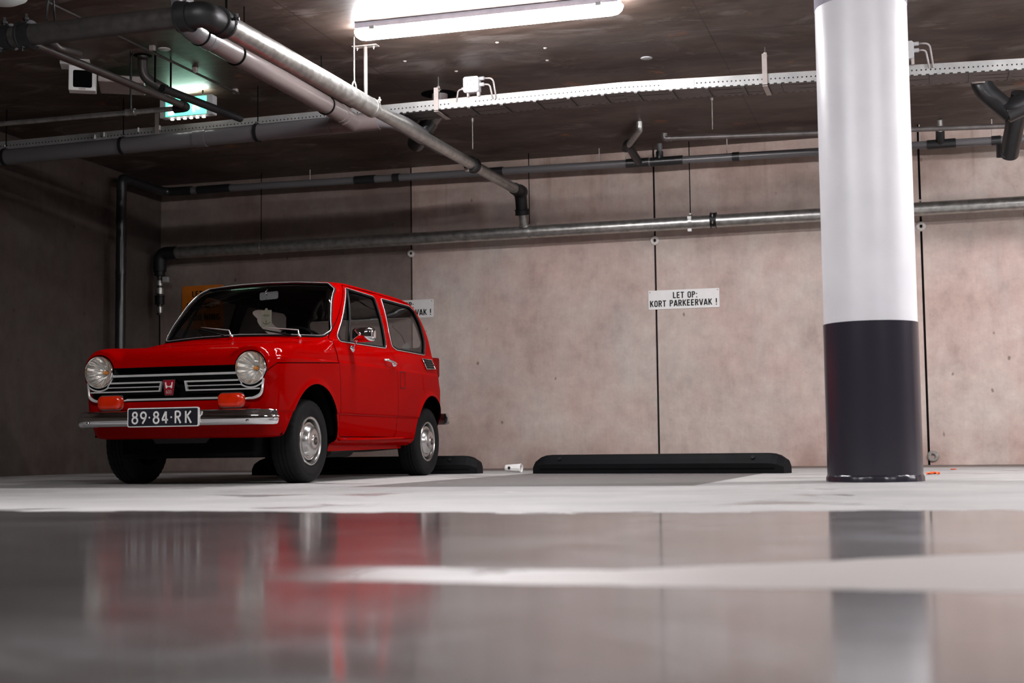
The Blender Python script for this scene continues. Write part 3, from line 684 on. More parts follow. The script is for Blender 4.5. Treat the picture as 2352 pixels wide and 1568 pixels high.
# right-hand drain with big elbows
R_ = pipe_thing('corner_drain', (.68, 11.2, 2.6), 'thick dark drain pipe with bends at the top right edge')
p = aty(2258, 186, 10.6)
pipe_part(R_, 'upper_bend', [(p.x-.02, 10.6, ZC), (p.x-.01, 10.6, p.z-.06), aty(2325, 262, 10.6)], .075, M['pvcdark'], bendr=.13)
MB().tube([rel(R_, aty(2232, 187, 10.5)), rel(R_, aty(2262, 184, 10.5))], .018, 12).obj('inspection_screw', M['bracket'], R_, True)
pipe_part(R_, 'cross_pipe', [aty(2310, 258, 10.6), aty(2420, 205, 10.6)], .085, M['pvcdark'])
pipe_part(R_, 'drop_pipe', [aty(2345, 215, 10.6), aty(2335, 265, 10.7), aty(2318, 355, 11.0)], .068, M['pvcdark'], bendr=.1)
collar(R_, aty(2312, 345, 11.0), (0, .25, -1), .074, .10, M['pvcdark'], 'socket', False)

# ---------------------------------------------------------------- cable tray
def tray(xa, xb, za, zb, y, label):
    sl_ = (zb-za)/(xb-xa); ln = math.hypot(xb-xa, zb-za); r = empty('cable_tray', (xa, y, za), label, 'cable tray', 'cable tray sections')
    r.rotation_euler = (0, -math.atan(sl_), 0)
    H_ = .073
    MB().box((ln/2, 0, H_/2), (ln, .0025, H_)).obj('side_rail', M['tray'], r)
    MB().box((ln/2, .26, H_/2), (ln, .0025, H_)).obj('side_rail', M['tray'], r)
    MB().box((ln/2, .006, H_), (ln, .014, .003)).box((ln/2, .254, H_), (ln, .014, .003)).obj('rail_lip', M['bracket'], r)
    mb = MB(); x = .1
    MBb = MB().box((ln/2, .13, .002), (ln, .258, .002)); MBb.obj('tray_base', M['traybase'], r)
    first = MB().box((0, 0, 0), (.022, .255, .010)).obj('rung', M['darksteel'], r); first.location = (x, .13, -.004); x += .25
    while x < ln:
        c_ = first.copy(); link(c_); c_.parent = r; c_.location = (x, .13, -.004); x += .25
    cb = MB()
    for k in range(5):
        pts = [(ln*i/24, .05+.035*k+.008*math.sin(i*1.3+k), .014+.006*math.sin(i*.9+k*2)) for i in range(25)]; cb.tube(pts, .009, 8)
    cb.obj('cable', M['rubber'], r, True)
    return r
tray(XL+.01, -1.99, 2.639, 2.685, 9.547, 'perforated steel cable tray, left section crossing behind the diagonal pipes')
tray(-1.99, 4.0, 2.685, 2.520, 9.547, 'perforated steel cable tray, bright right section passing behind the column')
def tray_z(x): return 2.639+(x-XL)*.0084 if x < -1.99 else 2.685-(x+1.99)*.0276
for px, py, lb in ((1002, 225, 'C-shaped tray bracket beside the junction box'), (1756, 150, 'C-shaped tray bracket just left of the column'), (361, 290, 'C-shaped tray bracket below the exit sign')):
    q = aty(px, py, 9.537); zb = tray_z(q.x)
    hh = ZC-zb-.06 if px > 1100 or px < 900 else .165
    r = empty('tray_bracket', (q.x, 9.537, zb), lb, 'bracket', 'tray hanger brackets')
    MB().box((0, -.004, hh/2-.005), (.034, .005, hh)).box((0, .03, hh-.004), (.034, .07, .005)).box((0, .13, -.013), (.034, .27, .005)).obj('bracket_arm', M['bracket'], r)
    MB().tube([(0, .05, hh-.07), (0, .05, ZC-zb)], .005, 8).obj('threaded_rod', M['rod'], r, True)
    MB().lathe([(0, -.008), (.012, -.008), (.012, .008), (0, .008)], (0, .05, hh-.012), (0, 0, 1), 6).lathe([(0, -.008), (.012, -.008), (.012, .008), (0, .008)], (0, .05, hh+.012), (0, 0, 1), 6).obj('nut', M['bracket'], r)
# small white clips on the tray edge
for px, py, wh in ((12, 338, 'at the left picture edge'), (218, 314, 'left one of the close pair'), (239, 309, 'right one of the close pair'), (318, 298, 'left of the bracket under the exit sign'), (367, 293, 'just right of the bracket under the exit sign')):
    q = aty(px, py, 9.537); o = MB().box((0, 0, 0), (.010, .012, .035), bev=.002).obj('cable_clip', M['white']); o.location = (q.x, 9.535, q.z); props(o, 'tiny white clip on the cable tray, '+wh, 'clip', 'white clips on the tray')
# joint plates
for px in (1061, 1556):
    q = aty(px, 230, 9.542); o = MB().box((0, 0, 0), (.24 if px > 1300 else .2, .004, .060)).obj('tray_joint_plate', M['bracket']); o.location = (q.x, 9.5435, tray_z(q.x)+.036)
    props(o, 'bright tray joint plate left of the bracket beside the column' if px > 1300 else 'scuffed tray joint plate under the junction box', 'joint plate')

# junction boxes on the tray
def junction(px, py, size, label, y=9.527):
    q = aty(px, py, y); r = empty('junction_box', (q.x, y, q.z), label, 'junction box', 'junction boxes on the tray')
    poly = [(-size/2+.012, -size/2), (size/2-.012, -size/2), (size/2, -size/2+.012), (size/2, size/2-.012), (size/2-.012, size/2), (-size/2+.012, size/2), (-size/2, size/2-.012), (-size/2, -size/2+.012)]
    MB().prism(poly, lambda a, b: (a, -.03, b), lambda a, b: (a, .03, b)).obj('box_body', M['plastic'], r)
    MB().prism([(a*.97, b*.97) for a, b in poly], lambda a, b: (a, -.038, b), lambda a, b: (a, -.0295, b)).obj('lid', M['plastic'], r)
    for a, b in ((0, .03), (0, -.03), (.025, 0), (-.025, 0)): MB().lathe([(0, 0), (.0025, 0), (.0025, .002)], (a, -.0385, b), (0, 1, 0), 8).obj('screw', M['darksteel'], r)
    zt_ = tray_z(q.x)+.07-q.z
    MB().box((-.03, .0, (-size/2+zt_)/2), (.012, .03, abs(-size/2-zt_)+.004)).box((.05, .0, (-size/2+zt_)/2), (.02, .03, abs(-size/2-zt_)+.004)).obj('mount', M['bracket'], r)
    for b, l_ in ((.045, .10), (.0, .075)):
        g_ = MB().tube([(size/2-.002, 0, b), (size/2+.032, 0, b)], .014, 12).obj('cable_gland', M['plastic'], r, True, ang=.8)
        MB().tube(bend([(size/2+.03, 0, b), (size/2+l_, 0, b-.005), (size/2+l_+.02, .01, zt_-.03)], .07), .0065, 10).obj('cable', M['cable'], r, True)
    MB().tube([(-size/2+.002, 0, -.02), (-size/2-.02, 0, -.02)], .011, 12).obj('cable_gland', M['plastic'], r, True, ang=.8)
    MB().tube(bend([(-size/2-.018, 0, -.02), (-size/2-.05, 0, -.03), (-size/2-.065, .01, zt_-.03)], .05), .0055, 10).obj('cable', M['cable'], r, True)
    return r
junction(1084.5, 196, .118, 'light grey square junction box with three cables standing on the cable tray')
junction(2078, 118, .12, 'grey junction box half hidden behind the right side of the column')

# ---------------------------------------------------------------- exit sign and emergency lamp
ex = empty('exit_sign', (-5.315, 9.35, 2.806), 'lit green and white emergency exit sign behind the slim pipes', 'sign')
wd, ht = .446, .150
MB().prism(rrect(wd, ht, .008), lambda a, b: (a, -.03, b), lambda a, b: (a, .04, b)).obj('casing', M['plastic'], ex)
MB().box((0, -.031, -.0), (wd-.10, .004, ht-.014)).obj('sign_face', M['exit'], ex)
fw = MB()   # door, arrow and running figure
fw.box((-.125, -.0345, -.022), (.050, .002, .070)); 
fw.box((-.02, -.0345, .0), (.05, .002, .012)).prism([(-.045, -.02), (-.07, 0), (-.045, .02)], lambda a, b: (a, -.0355, b), lambda a, b: (a, -.0335, b))
fw.obj('door_symbol', M['exitwhite'], ex); fw = MB(); fw.lathe([(0, 0), (.008, 0), (.008, .002)], (.085, -.0355, .040), (0, 1, 0), 16)
fw.tube([(.082, -.0345, .030), (.075, -.0345, .002)], .007, 8).tube([(.075, -.0345, .002), (.060, -.0345, -.018), (.070, -.0345, -.045)], .0055, 8).tube([(.075, -.0345, .002), (.093, -.0345, -.012), (.112, -.0345, -.03)], .0055, 8).tube([(.08, -.0345, .026), (.060, -.0345, .012)], .0045, 8).tube([(.08, -.0345, .026), (.098, -.0345, .012)], .0045, 8)
fw.obj('running_figure', M['exitwhite'], ex)
for k in range(6):
    MB().box((-.126+.0533*k, -.012, -ht/2-.014), (.023, .018, .010), bev=.003).obj('led_light', M['led'], ex)
MB().box((0, .005, ht/2+.0015), (wd-.12, .05, .002)).obj('top_window', M['exitglow'], ex)
for s in (-1, 1): MB().tube([(s*.12, .01, ht/2), (s*.12, .01, ZC-2.806)], .006, 8).obj('suspension_rod', M['black'], ex, True)

el = atz(182, 150, 2.88)
em = empty('emergency_floodlight', (-5.60, 8.37, ZC), 'white square emergency light with a black window, hung from the ceiling at top left', 'lamp')
rot = Matrix.Rotation(math.radians(30), 3, 'Z') @ Matrix.Rotation(math.radians(0), 3, 'X')
MB().box((-.045, .0, -.020), (.20, .16, .038), rot, bev=.004).obj('mounting_plate', M['white'], em)
cF = Vector((.012, .0, -.126))
MB().box(cF+rot @ Vector((.0, .04, 0)), (.185, .10, .175), rot, bev=.006).obj('housing', M['white'], em)
def emf(a, d, b): return cF+rot @ Vector((a, d, b))
MB().prism(rrect(.128, .122, .012), lambda a, b: emf(a+.002, -.0125, b-.006), lambda a, b: emf(a+.002, -.009, b-.006)).obj('window', M['black'], em)
MB().box(emf(0, -.013, -.077), (.045, .004, .010), rot).obj('latch', M['bracket'], em)
MB().lathe([(0, -.004), (.008, -.004), (.008, 0)], emf(-.0, -.012, .075), rot @ Vector((0, 1, 0)), 12).obj('knob', M['rod'], em)
MB().box(emf(.26, .25, .03), (.32, .36, .05), rot, bev=.01).obj('rear_tray', simple('warm_grey_metal', (.34, .30, .28), .5), em)

# recessed ceiling discs
for px, py, lb, mt in ((1485, 134, 'small round cap set into the ceiling left of the column', 'plastic'), (377, 113, 'pale round cap in the ceiling near the conduit', 'plastic')):
    q = atz(px, py, ZC-.003); o = MB().lathe([(0, -.004), (.035, -.004), (.042, 0), (.042, .003)], (0, 0, 0), (0, 0, 1), 24).obj('blanking_plate', M[mt], smooth=True); o.location = q; props(o, lb, 'cap')
for px, py, wh in ((1142, 97, 'closest below the lit tube lamp'), (1252, 110, 'upper of the two right of the others'), (1257, 138, 'lower of the two right of the others'), (1048, 163, 'above the junction box on the tray'), (930, 140, 'leftmost of the five')):
    q = atz(px, py, ZC-.004); o = MB().lathe([(0, -.008), (.010, -.007), (.014, 0)], (0, 0, 0), (0, 0, 1), 10).obj('ceiling_bolt', M['bracket'], smooth=True); o.location = q; props(o, 'tiny bolt head in the ceiling, '+wh, 'bolt', 'bolt heads in the ceiling')

# ---------------------------------------------------------------- signs
def sign(name, x0, x1, z0, z1, mat, lines, label, tilt=0):
    cx, cz = (x0+x1)/2, (z0+z1)/2; r = empty(name, (cx, YW-.004, cz), label, 'sign'); W, H_ = x1-x0, z1-z0
    rt_ = Matrix.Rotation(-tilt, 3, 'Y')
    mp = lambda a, b, d: rt_ @ Vector((a, -.004-d, b))
    MB().prism(rrect(W, H_, .006, 3), lambda a, b: mp(a, b, 0), lambda a, b: rt_ @ Vector((a, .0035, b))).obj('panel', mat, r)
    for t, cxx, czz, tw, th in lines:
        stroke_text(t, tw, th, lambda a, b, d, cxx=cxx, czz=czz: mp(a+cxx, b+czz, d+.0002), 'lettering', M['ink'], r)
    for sx in (-1, 1):
        for sz in ((1,) if name != 'warning_sign' else (1, -1)):
            MB().lathe([(0, .003), (.005, .003), (.006, 0)], mp(sx*(W/2-.016), sz*(H_/2-.016), 0), (0, -1, 0), 10).obj('screw', M['rod'], r)
    return r
TX = [('LET OP:', .015, .038, .225, .058), ('KORT PARKEERVAK !', -.003, -.035, .618, .059)]
sign('parking_sign', -2.418, -1.765, 1.4425, 1.6175, M['signwhite'], TX, 'white sign reading LET OP KORT PARKEERVAK in full view on the seam')
sign('parking_sign', -5.175, -4.519, 1.456, 1.631, M['signwhite'], TX, 'white sign partly hidden behind the rear of the red car')
sign('warning_sign', -7.236, -6.775, 1.435, 1.875, M['orange'], [('LET OP:', .01, .135, .25, .06), ('AFSTANDS-', -.005, .015, .36, .06), ('BEDIENING', .0, -.105, .41, .065)], 'orange warning sign on the dark wall behind the windscreen')

# ---------------------------------------------------------------- wheel stops
def wheel_stop(xc, yc, ln, label, rz):
    n = 9; r = empty('wheel_stop', (xc, yc, 0), label, 'wheel stop', 'black wheel stops', rz)
    H_, Wd = .135, .155; secs = []
    prof = [(-Wd/2, 0), (-Wd/2, H_*.50), (-Wd*.40, H_*.72), (-Wd*.26, H_*.97), (-Wd*.18, H_), (Wd*.18, H_), (Wd*.26, H_*.97), (Wd*.40, H_*.72), (Wd/2, H_*.5), (Wd/2, 0)]
    h = ln/2; xs_ = [(-h, .62), (-h+.004, .66), (-h+.05, .88), (-h+.09, .97), (-h+.14, 1), (h-.14, 1), (h-.09, .97), (h-.05, .88), (h-.004, .66), (h, .62)]
    V = []; Fc = []; m_ = len(prof)
    for x, s in xs_:
        for a, b in prof: V.append((x, a*(.75+.25*s), b*s))
    for i in range(len(xs_)-1):
        for k in range(m_-1): Fc.append((i*m_+k, i*m_+k+1, (i+1)*m_+k+1, (i+1)*m_+k))
        Fc.append((i*m_, (i+1)*m_, (i+1)*m_+m_-1, i*m_+m_-1))
    Fc.append(tuple(range(m_))); Fc.append(tuple((len(xs_)-1)*m_+k for k in range(m_-1, -1, -1)))
    MB().add(V, Fc).obj('rubber_block', M['stop'], r)
    MB().box((0, -Wd/2-.0005, H_*.25), (ln*.93, .004, .006)).obj('groove', M['black'], r)
    for s in (-1, 1): MB().lathe([(0, .002), (.013, .002), (.015, 0)], (s*(h-.22), -.062, H_*.80), (0, -.8, .6), 12).obj('bolt_head', M['rubber'], r)
    return r
sa, sb = atz(1223, 1087.4, 0), atz(1800, 1086.8, 0)
ang = math.atan2(sb.y-sa.y, sb.x-sa.x)
wheel_stop((sa.x+sb.x)/2+.0775*-math.sin(ang), (sa.y+sb.y)/2+.0775*math.cos(ang), (sb-sa).length, 'whole black rubber wheel stop in the empty bay left of the column', ang)
sc_ = atz(1092, 1087.6, 0)
wheel_stop(sc_.x-.92, sc_.y+.085, 1.86, 'black rubber wheel stop behind the rear wheels of the red car', 0)

# ---------------------------------------------------------------- litter
q = atz(1180, 1084, 0)
cup = empty('paper_cup', (q.x, q.y, .026), 'crumpled white paper cup lying between the wheel stops', 'cup')
cd = Vector((1, -.12, -.02)).normalized()
MB().lathe([(.0, -.068), (.024, -.068), (.025, -.06), (.032, .03), (.034, .058), (.036, .062), (.034, .066), (.031, .058), (.022, -.06)], (0, 0, .006), cd, 28, mod=lambda i, k: (.004*math.sin(k*.9+i*.6) if i > 2 else 0)).obj('cup_body', M['paper'], cup, True)
MB().lathe([(0, .001), (.010, .001), (.012, 0)], (-.03, -.0285, .008), (-.1, -1, .1), 16).obj('printed_dot', M['ink'], cup)
def scrap(name, px, py, w_, d_, h_, mat, label, cat):
    q = atz(px, py, 0); V = []; nx, ny = 7, 5; Fc = []
    for i in range(nx):
        for j in range(ny): V.append(((i/(nx-1)-.5)*w_*(1-.2*random.random()), (j/(ny-1)-.5)*d_, .003+h_*abs(math.sin(i*1.9+j*1.3))*(.4+.6*random.random())))
    for i in range(nx-1):
        for j in range(ny-1): Fc.append((i*ny+j, (i+1)*ny+j, (i+1)*ny+j+1, i*ny+j+1))
    k = len(V); V += [(a, b, max(0, c-.002)) for a, b, c in V]; Fc += [tuple(x+k for x in reversed(f)) for f in Fc]
    o = MB().add(V, Fc).obj(name, mat); o.location = (q.x, q.y, 0.0005); return props(o, label, cat)
scrap('plastic_scrap', 2144, 1090, .085, .07, .018, M['leaf'], 'bright orange plastic scrap beside the column foot', 'litter')
scrap('plastic_scrap', 2190, 1079, .04, .04, .008, M['leaf'], 'tiny orange scrap further right near the wall foot', 'litter')
scrap('paper_scrap', 18, 1091, .24, .10, .030, M['paper'], 'white paper lying by the left wall at the picture edge', 'litter')

# ================================================================ the red car
CAR_YAW = .0106
car = empty('car', (-4.040, 6.907, 0), 'small vintage red two-door hatchback with chrome bumper parked facing the camera', 'car', rz=-CAR_YAW)
# local frame: x = across (car's left side positive), y = back from the nose, z = up
# ring table: uf ur w rfu rfv rru rrv zF zS zR bow
RT = np.array([
 (.170,2.80,.560,.20,.12,.25,.18,.262,.215,.26,.03),
 (.110,2.86,.600,.20,.12,.25,.19,.268,.235,.27,.03),
 (.090,2.88,.618,.20,.12,.25,.19,.285,.262,.29,.03),
 (.065,2.90,.632,.20,.12,.25,.20,.36,.36,.36,.03),
 (.055,2.91,.636,.20,.12,.25,.20,.400,.400,.400,.03),
 (.055,2.912,.642,.20,.12,.25,.20,.409,.409,.409,.03),
 (.050,2.92,.648,.20,.12,.25,.20,.50,.50,.50,.03),
 (.045,2.92,.650,.20,.12,.25,.20,.60,.60,.60,.03),
 (.045,2.90,.648,.20,.12,.25,.20,.665,.665,.665,.03),
 (.052,2.885,.646,.20,.12,.24,.20,.706,.714,.712,.03),
 (.058,2.883,.641,.20,.12,.24,.20,.716,.725,.722,.03),
 (.100,2.87,.632,.20,.12,.23,.19,.757,.770,.768,.03),
 (.200,2.86,.617,.18,.12,.22,.18,.787,.814,.815,.03),
 (.560,2.84,.605,.16,.11,.20,.16,.811,.842,.850,.04),
 (.780,2.83,.597,.13,.08,.18,.14,.878,.856,.872,.06),
 (.905,2.79,.570,.12,.075,.17,.13,1.00,1.00,1.00,.06),
 (1.02,2.72,.533,.12,.075,.17,.12,1.13,1.13,1.13,.05),
 (1.11,2.65,.500,.13,.085,.17,.12,1.215,1.210,1.205,.05),
 (1.17,2.58,.468,.15,.10,.18,.13,1.262,1.245,1.238,.05),
 (1.30,2.45,.400,.20,.14,.22,.16,1.283,1.272,1.262,.04),
 (1.50,2.20,.220,.18,.10,.2,.10,1.298,1.293,1.285,.02),
 (1.75,1.90,.002,.05,.001,.05,.001,1.303,1.303,1.303,.0)])
SUB = 7
NR = len(RT)
NF, NCF, NS, NCR, NB = 26, 14, 150, 14, 24     # cells along: front, front corner, side, rear corner, back
TI = np.concatenate([np.linspace(0, 1, NF+1), 1+np.linspace(0, 1, NCF+1)[1:], 2+np.linspace(0, 1, NS+1)[1:], 3+np.linspace(0, 1, NCR+1)[1:], 4+np.linspace(0, 1, NB+1)[1:]])
NI = len(TI)-1; NJ = (NR-1)*SUB
def ring_at(j):
    """ring parameters at continuous row j, monotone cubic"""
    h = np.clip(np.asarray(j, float)/SUB, 0, NR-1-1e-9); k = h.astype(int); f = (h-k)[..., None]
    d = np.diff(RT, axis=0); m = np.zeros_like(RT)
    a, b_ = d[:-1], d[1:]; s = (a*b_ > 0); m[1:-1] = np.where(s, 2*a*b_/np.where(s, a+b_, 1), 0); m[0] = d[0]; m[-1] = d[-1]
    p0, p1, m0, m1 = RT[k], RT[k+1], m[k], m[k+1]
    return (2*f**3-3*f**2+1)*p0+(f**3-2*f**2+f)*m0+(-2*f**3+3*f**2)*p1+(f**3-f**2)*m1
def sstep(x, a, b_):
    t = np.clip((x-a)/(b_-a), 0, 1); return t*t*(3-2*t)
def surf(i, j):
    i = np.asarray(i, float); j = np.asarray(j, float)
    t = np.interp(i, np.arange(NI+1), TI); R = ring_at(j)
    uf, ur, w_, rfu, rfv, rru, rrv, zF, zS, zR, bow = [R[..., k] for k in range(11)]
    vin = np.maximum(w_-rfv, 0); vinr = np.maximum(w_-rrv, 0)
    a1 = np.clip(t-1, 0, 1)*PI/2; a2 = np.clip(t-3, 0, 1)*PI/2
    v = np.where(t < 1, vin*t, np.where(t < 2, vin+rfv*np.sin(a1), np.where(t < 3, w_, np.where(t < 4, vinr+rrv*np.cos(a2), vinr*np.clip(5-t, 0, 1)))))
    uc = uf+bow+rfu; ue = ur-rru
    u = np.where(t < 1, uf+bow*(np.clip(v, 0, 1)/np.maximum(vin, .01))**2, np.where(t < 2, uf+bow+rfu*(1-np.cos(a1)), np.where(t < 3, uc+(ue-uc)*np.clip(t-2, 0, 1), np.where(t < 4, ue+rru*np.sin(a2), ur))))
    tt = np.clip((u-1.7)/1.2, 0, 1); v = v*(1-.068*tt*tt); tf = np.clip((.9-u)/.9, 0, 1); v = v*(1-.018*tf*tf)
    z = np.where(t < 2.0, zF+(zS-zF)*sstep(u, .5, 1.0), zS+(zF-zS)*(1-sstep(u, .5, 1.0)))
    z = np.where(t > 3, zR+(z-zR)*np.clip(4-t, 0, 1), z)
    # headlight brows
    d = np.sqrt(((v-.480)*np.where(v > .48, 1.25, 1.0))**2+(z-.645)**2); mm = (1-sstep(d, .112, .165))*(u < .45)
    u = u-(u-.055)*mm*np.where(z > .52, 1, 0)*sstep(z, .52, .60)
    # soft bulge line around the wheel arches
    for uc_, zc_, R_ in ((.545, .24, .33), (2.50, .24, .325)):
        dd = np.sqrt((u-uc_)**2+(z-zc_)**2)-R_; v = v+.010*np.exp(-(dd/.022)**2)*(t > 1.3)*(t < 4)*(z < .62)
    return np.stack([v, u, z], -1)
def surfn(i, j):
    e = .25; i = np.asarray(i, float); j = np.asarray(j, float)
    a = surf(np.minimum(i+e, NI), j)-surf(np.maximum(i-e, 0), j); b_ = surf(i, np.minimum(j+e, NJ))-surf(i, np.maximum(j-e, 0))
    n = np.cross(a, b_); l = np.linalg.norm(n, axis=-1, keepdims=True); n = n/np.maximum(l, 1e-12)
    P = surf(i, j); c = P-np.array([0, 1.5, .75]); s = np.sign((n*c).sum(-1, keepdims=True)); s[s == 0] = 1
    n = n*s; bad = (l[..., 0] < 1e-10); n[bad] = (0, 0, 1)
    ii = np.broadcast_to(i, n.shape[:-1]); seam = (ii < .01) | (ii > NI-.01); n[seam, 0] = 0
    return n/np.maximum(np.linalg.norm(n, axis=-1, keepdims=True), 1e-9)
def tpar(I): return np.interp(I, np.arange(NI+1), TI)
def sdpoly(px, py, poly, r=0.0):
    """signed distance to a polygon inset by r and rounded back out"""
    P = np.array(poly, float)
    if r:
        # inset polygon (convex-ish)
        n = len(P); A = .5*sum(P[k][0]*P[(k+1) % n][1]-P[(k+1) % n][0]*P[k][1] for k in range(n)); s = 1 if A > 0 else -1; Q = []
        for k in range(n):
            a, b_, c = P[k-1], P[k], P[(k+1) % n]; d1 = (b_-a)/np.linalg.norm(b_-a); d2 = (c-b_)/np.linalg.norm(c-b_)
            n1 = s*np.array([-d1[1], d1[0]]); n2 = s*np.array([-d2[1], d2[0]]); m = (n1+n2)/max(.3, 1+n1@n2); Q.append(b_+m*r)
        P = np.array(Q)
    n = len(P); d = np.full(px.shape, 1e9); ins = np.zeros(px.shape, bool)
    for k in range(n):
        a, b_ = P[k], P[(k+1) % n]; e = b_-a; wx, wy = px-a[0], py-a[1]; t = np.clip((wx*e[0]+wy*e[1])/(e@e), 0, 1)
        d = np.minimum(d, np.hypot(wx-e[0]*t, wy-e[1]*t))
        c = ((a[1] > py) != (b_[1] > py)) & (px < (b_[0]-a[0])*(py-a[1])/((b_[1]-a[1]) if abs(b_[1]-a[1]) > 1e-12 else 1e-12)+a[0]); ins ^= c
    return np.where(ins, -d, d)-r
# features as functions of (i,j)
W1 = [(.945, .856), (1.300, 1.212), (1.745, 1.200), (1.735, .862)]
W2 = [(1.872, 1.200), (1.838, .98), (1.852, .882), (1.93, .863), (2.50, .863), (2.555, .95), (2.545, 1.08), (2.49, 1.175), (2.42, 1.200)]
WS = [(-.535, .874), (-.30, .889), (0, .897), (.30, .889), (.535, .874), (.560, .915), (.478, 1.195), (.42, 1.236), (.2, 1.252), (0, 1.256), (-.2, 1.252), (-.42, 1.236), (-.478, 1.195), (-.560, .915)]
RW = [(-.46, .93), (.46, .93), (.42, 1.165), (-.42, 1.165)]
DOOR = [(.868, .848), (.872, .72), (.905, .30), (.94, .268), (1.80, .268), (1.835, .30), (1.80, .86), (1.815, 1.20), (1.79, 1.232), (1.30, 1.238), (1.262, 1.215)]
OPEN = [(-.555, .665), (-.562, .60), (-.535, .50), (-.50, .470), (.50, .470), (.535, .50), (.562, .60), (.555, .665)]
def fmk(kind, off=0.0, **k):
    def f(I, J):
        P = surf(I, J); t = tpar(I); v, u, z = P[..., 0], P[..., 1], P[..., 2]
        if kind == 'w1': d = np.where((t > 1.5) & (t < 4), sdpoly(u, z, W1, .022), .5)
        elif kind == 'w2': d = np.where((t > 1.5) & (t < 4.0), sdpoly(u, z, W2, .02), .5)
        elif kind == 'ws': d = np.where((t < 1.99) & (z > .855) & (u < 1.5), sdpoly(v, z, WS, .018), .5)
        elif kind == 'rw': d = np.where((t > 3.2), sdpoly(v, z, RW, .05), .5)
        elif kind == 'arf': d = np.where((t > 1.2) & (t < 4) & (z < .7), np.hypot(u-.545, z-.24)-.33, .5)
        elif kind == 'arr': d = np.where((t > 1.2) & (t < 4.3) & (z < .7), np.hypot(u-2.50, z-.24)-.325, .5)
        elif kind == 'door': d = np.where((t > 1.3) & (t < 4), sdpoly(u, z, DOOR, .012), .5)
        elif kind == 'open':
            d = np.where((t < 1.75) & (z < .80), np.minimum(sdpoly(v, z, OPEN, .01), np.hypot(v-.480, z-.645)-.099), .5)
        elif kind == 'hood':
            zs_ = .664+.054*u; zb = np.where(t < 1.2, .60, np.where(t > 1.5, zs_, .60+(t-1.2)/.3*(zs_-.60))); d = np.maximum(zb-z, u-(.665+.200*sstep(v, .50, .585))); d = np.maximum(d, t-3.0)
        return d+off
    return f
class Patch:
    def __init__(s, i0=0, i1=None, j0=0, j1=None):
        i1 = NI if i1 is None else i1; j1 = NJ if j1 is None else j1
        ii, jj = np.meshgrid(np.arange(i0, i1+1), np.arange(j0, j1+1), indexing='ij'); s.V = np.stack([ii.ravel(), jj.ravel()], 1).astype(float)
        nj = j1-j0+1; s.F = [(a*nj+b_, (a+1)*nj+b_, (a+1)*nj+b_+1, a*nj+b_+1) for a in range(i1-i0) for b_ in range(j1-j0)]; s.cut = None
    def clip(s, f):
        """keep where f < 0"""
        val = f(s.V[:, 0], s.V[:, 1]); neg = val < 0; E = {}; todo = []; nF = []
        for q in s.F:
            ns = [neg[k] for k in q]
            if all(ns): nF.append(q); continue
            if not any(ns): continue
            n = len(q); out = []
            for k in range(n):
                a, b_ = q[k], q[(k+1) % n]
                if neg[a]: out.append(a)
                if neg[a] != neg[b_]:
                    key = (min(a, b_), max(a, b_))
                    if key not in E: E[key] = len(s.V)+len(todo); todo.append((a, b_) if neg[a] else (b_, a))
                    out.append(E[key])
            if len(out) > 2: nF.append(tuple(out))
        base = len(s.V)
        if todo:
            A = s.V[[a for a, b_ in todo]]; B = s.V[[b_ for a, b_ in todo]]; lo = np.zeros(len(todo)); hi = np.ones(len(todo))
            for _ in range(22):
                m = (lo+hi)/2; P = A+(B-A)*m[:, None]; ng = f(P[:, 0], P[:, 1]) < 0; lo = np.where(ng, m, lo); hi = np.where(ng, hi, m)
            s.V = np.vstack([s.V, A+(B-A)*lo[:, None]])
        s.cut = list(range(base, len(s.V))); s.F = nF; return s
    def build(s, name, mat, parent, off=0.0, mirror=True, side=1, flip=False):
        used = sorted({k for q in s.F for k in q}); mp = {k: n for n, k in enumerate(used)}; V = s.V[used]
        P = surf(V[:, 0], V[:, 1]); Nn = surfn(V[:, 0], V[:, 1]); P = P+Nn*off
        # orientation from the first good face
        F_ = [tuple(mp[k] for k in q) for q in s.F]
        c = 0
        for q in F_[::max(1, len(F_)//60)]:
            fn = np.cross(P[q[1]]-P[q[0]], P[q[2]]-P[q[0]]); c += np.sign(fn @ Nn[q[0]])
        if c < 0: F_ = [tuple(reversed(q)) for q in F_]
        if side == -1: P = P*(-1, 1, 1); Nn = Nn*(-1, 1, 1); F_ = [tuple(reversed(q)) for q in F_]
        if mirror:
            n = len(P); P = np.vstack([P, P*(-1, 1, 1)]); Nn = np.vstack([Nn, Nn*(-1, 1, 1)]); F_ += [tuple(k+n for k in reversed(q)) for q in F_]
        return mesh_obj(name, P.tolist(), F_, mat, parent, True, normals=Nn.tolist())
    def loop(s, off=0.0, side=1, key='side'):
        V = s.V[s.cut]; P = surf(V[:, 0], V[:, 1])+surfn(V[:, 0], V[:, 1])*off; P = P*(side, 1, 1)
        a, b_ = (1, 2) if key == 'side' else (0, 2)
        c = P.mean(0); o = np.argsort(np.arctan2(P[:, b_]-c[b_], P[:, a]-c[a])); return P[o]
def thin(P, d=.012):
    out = [P[0]]
    for p in P[1:]:
        if np.linalg.norm(p-out[-1]) >= d: out.append(p)
    return out
outside = lambda f: (lambda I, J: -f(I, J))
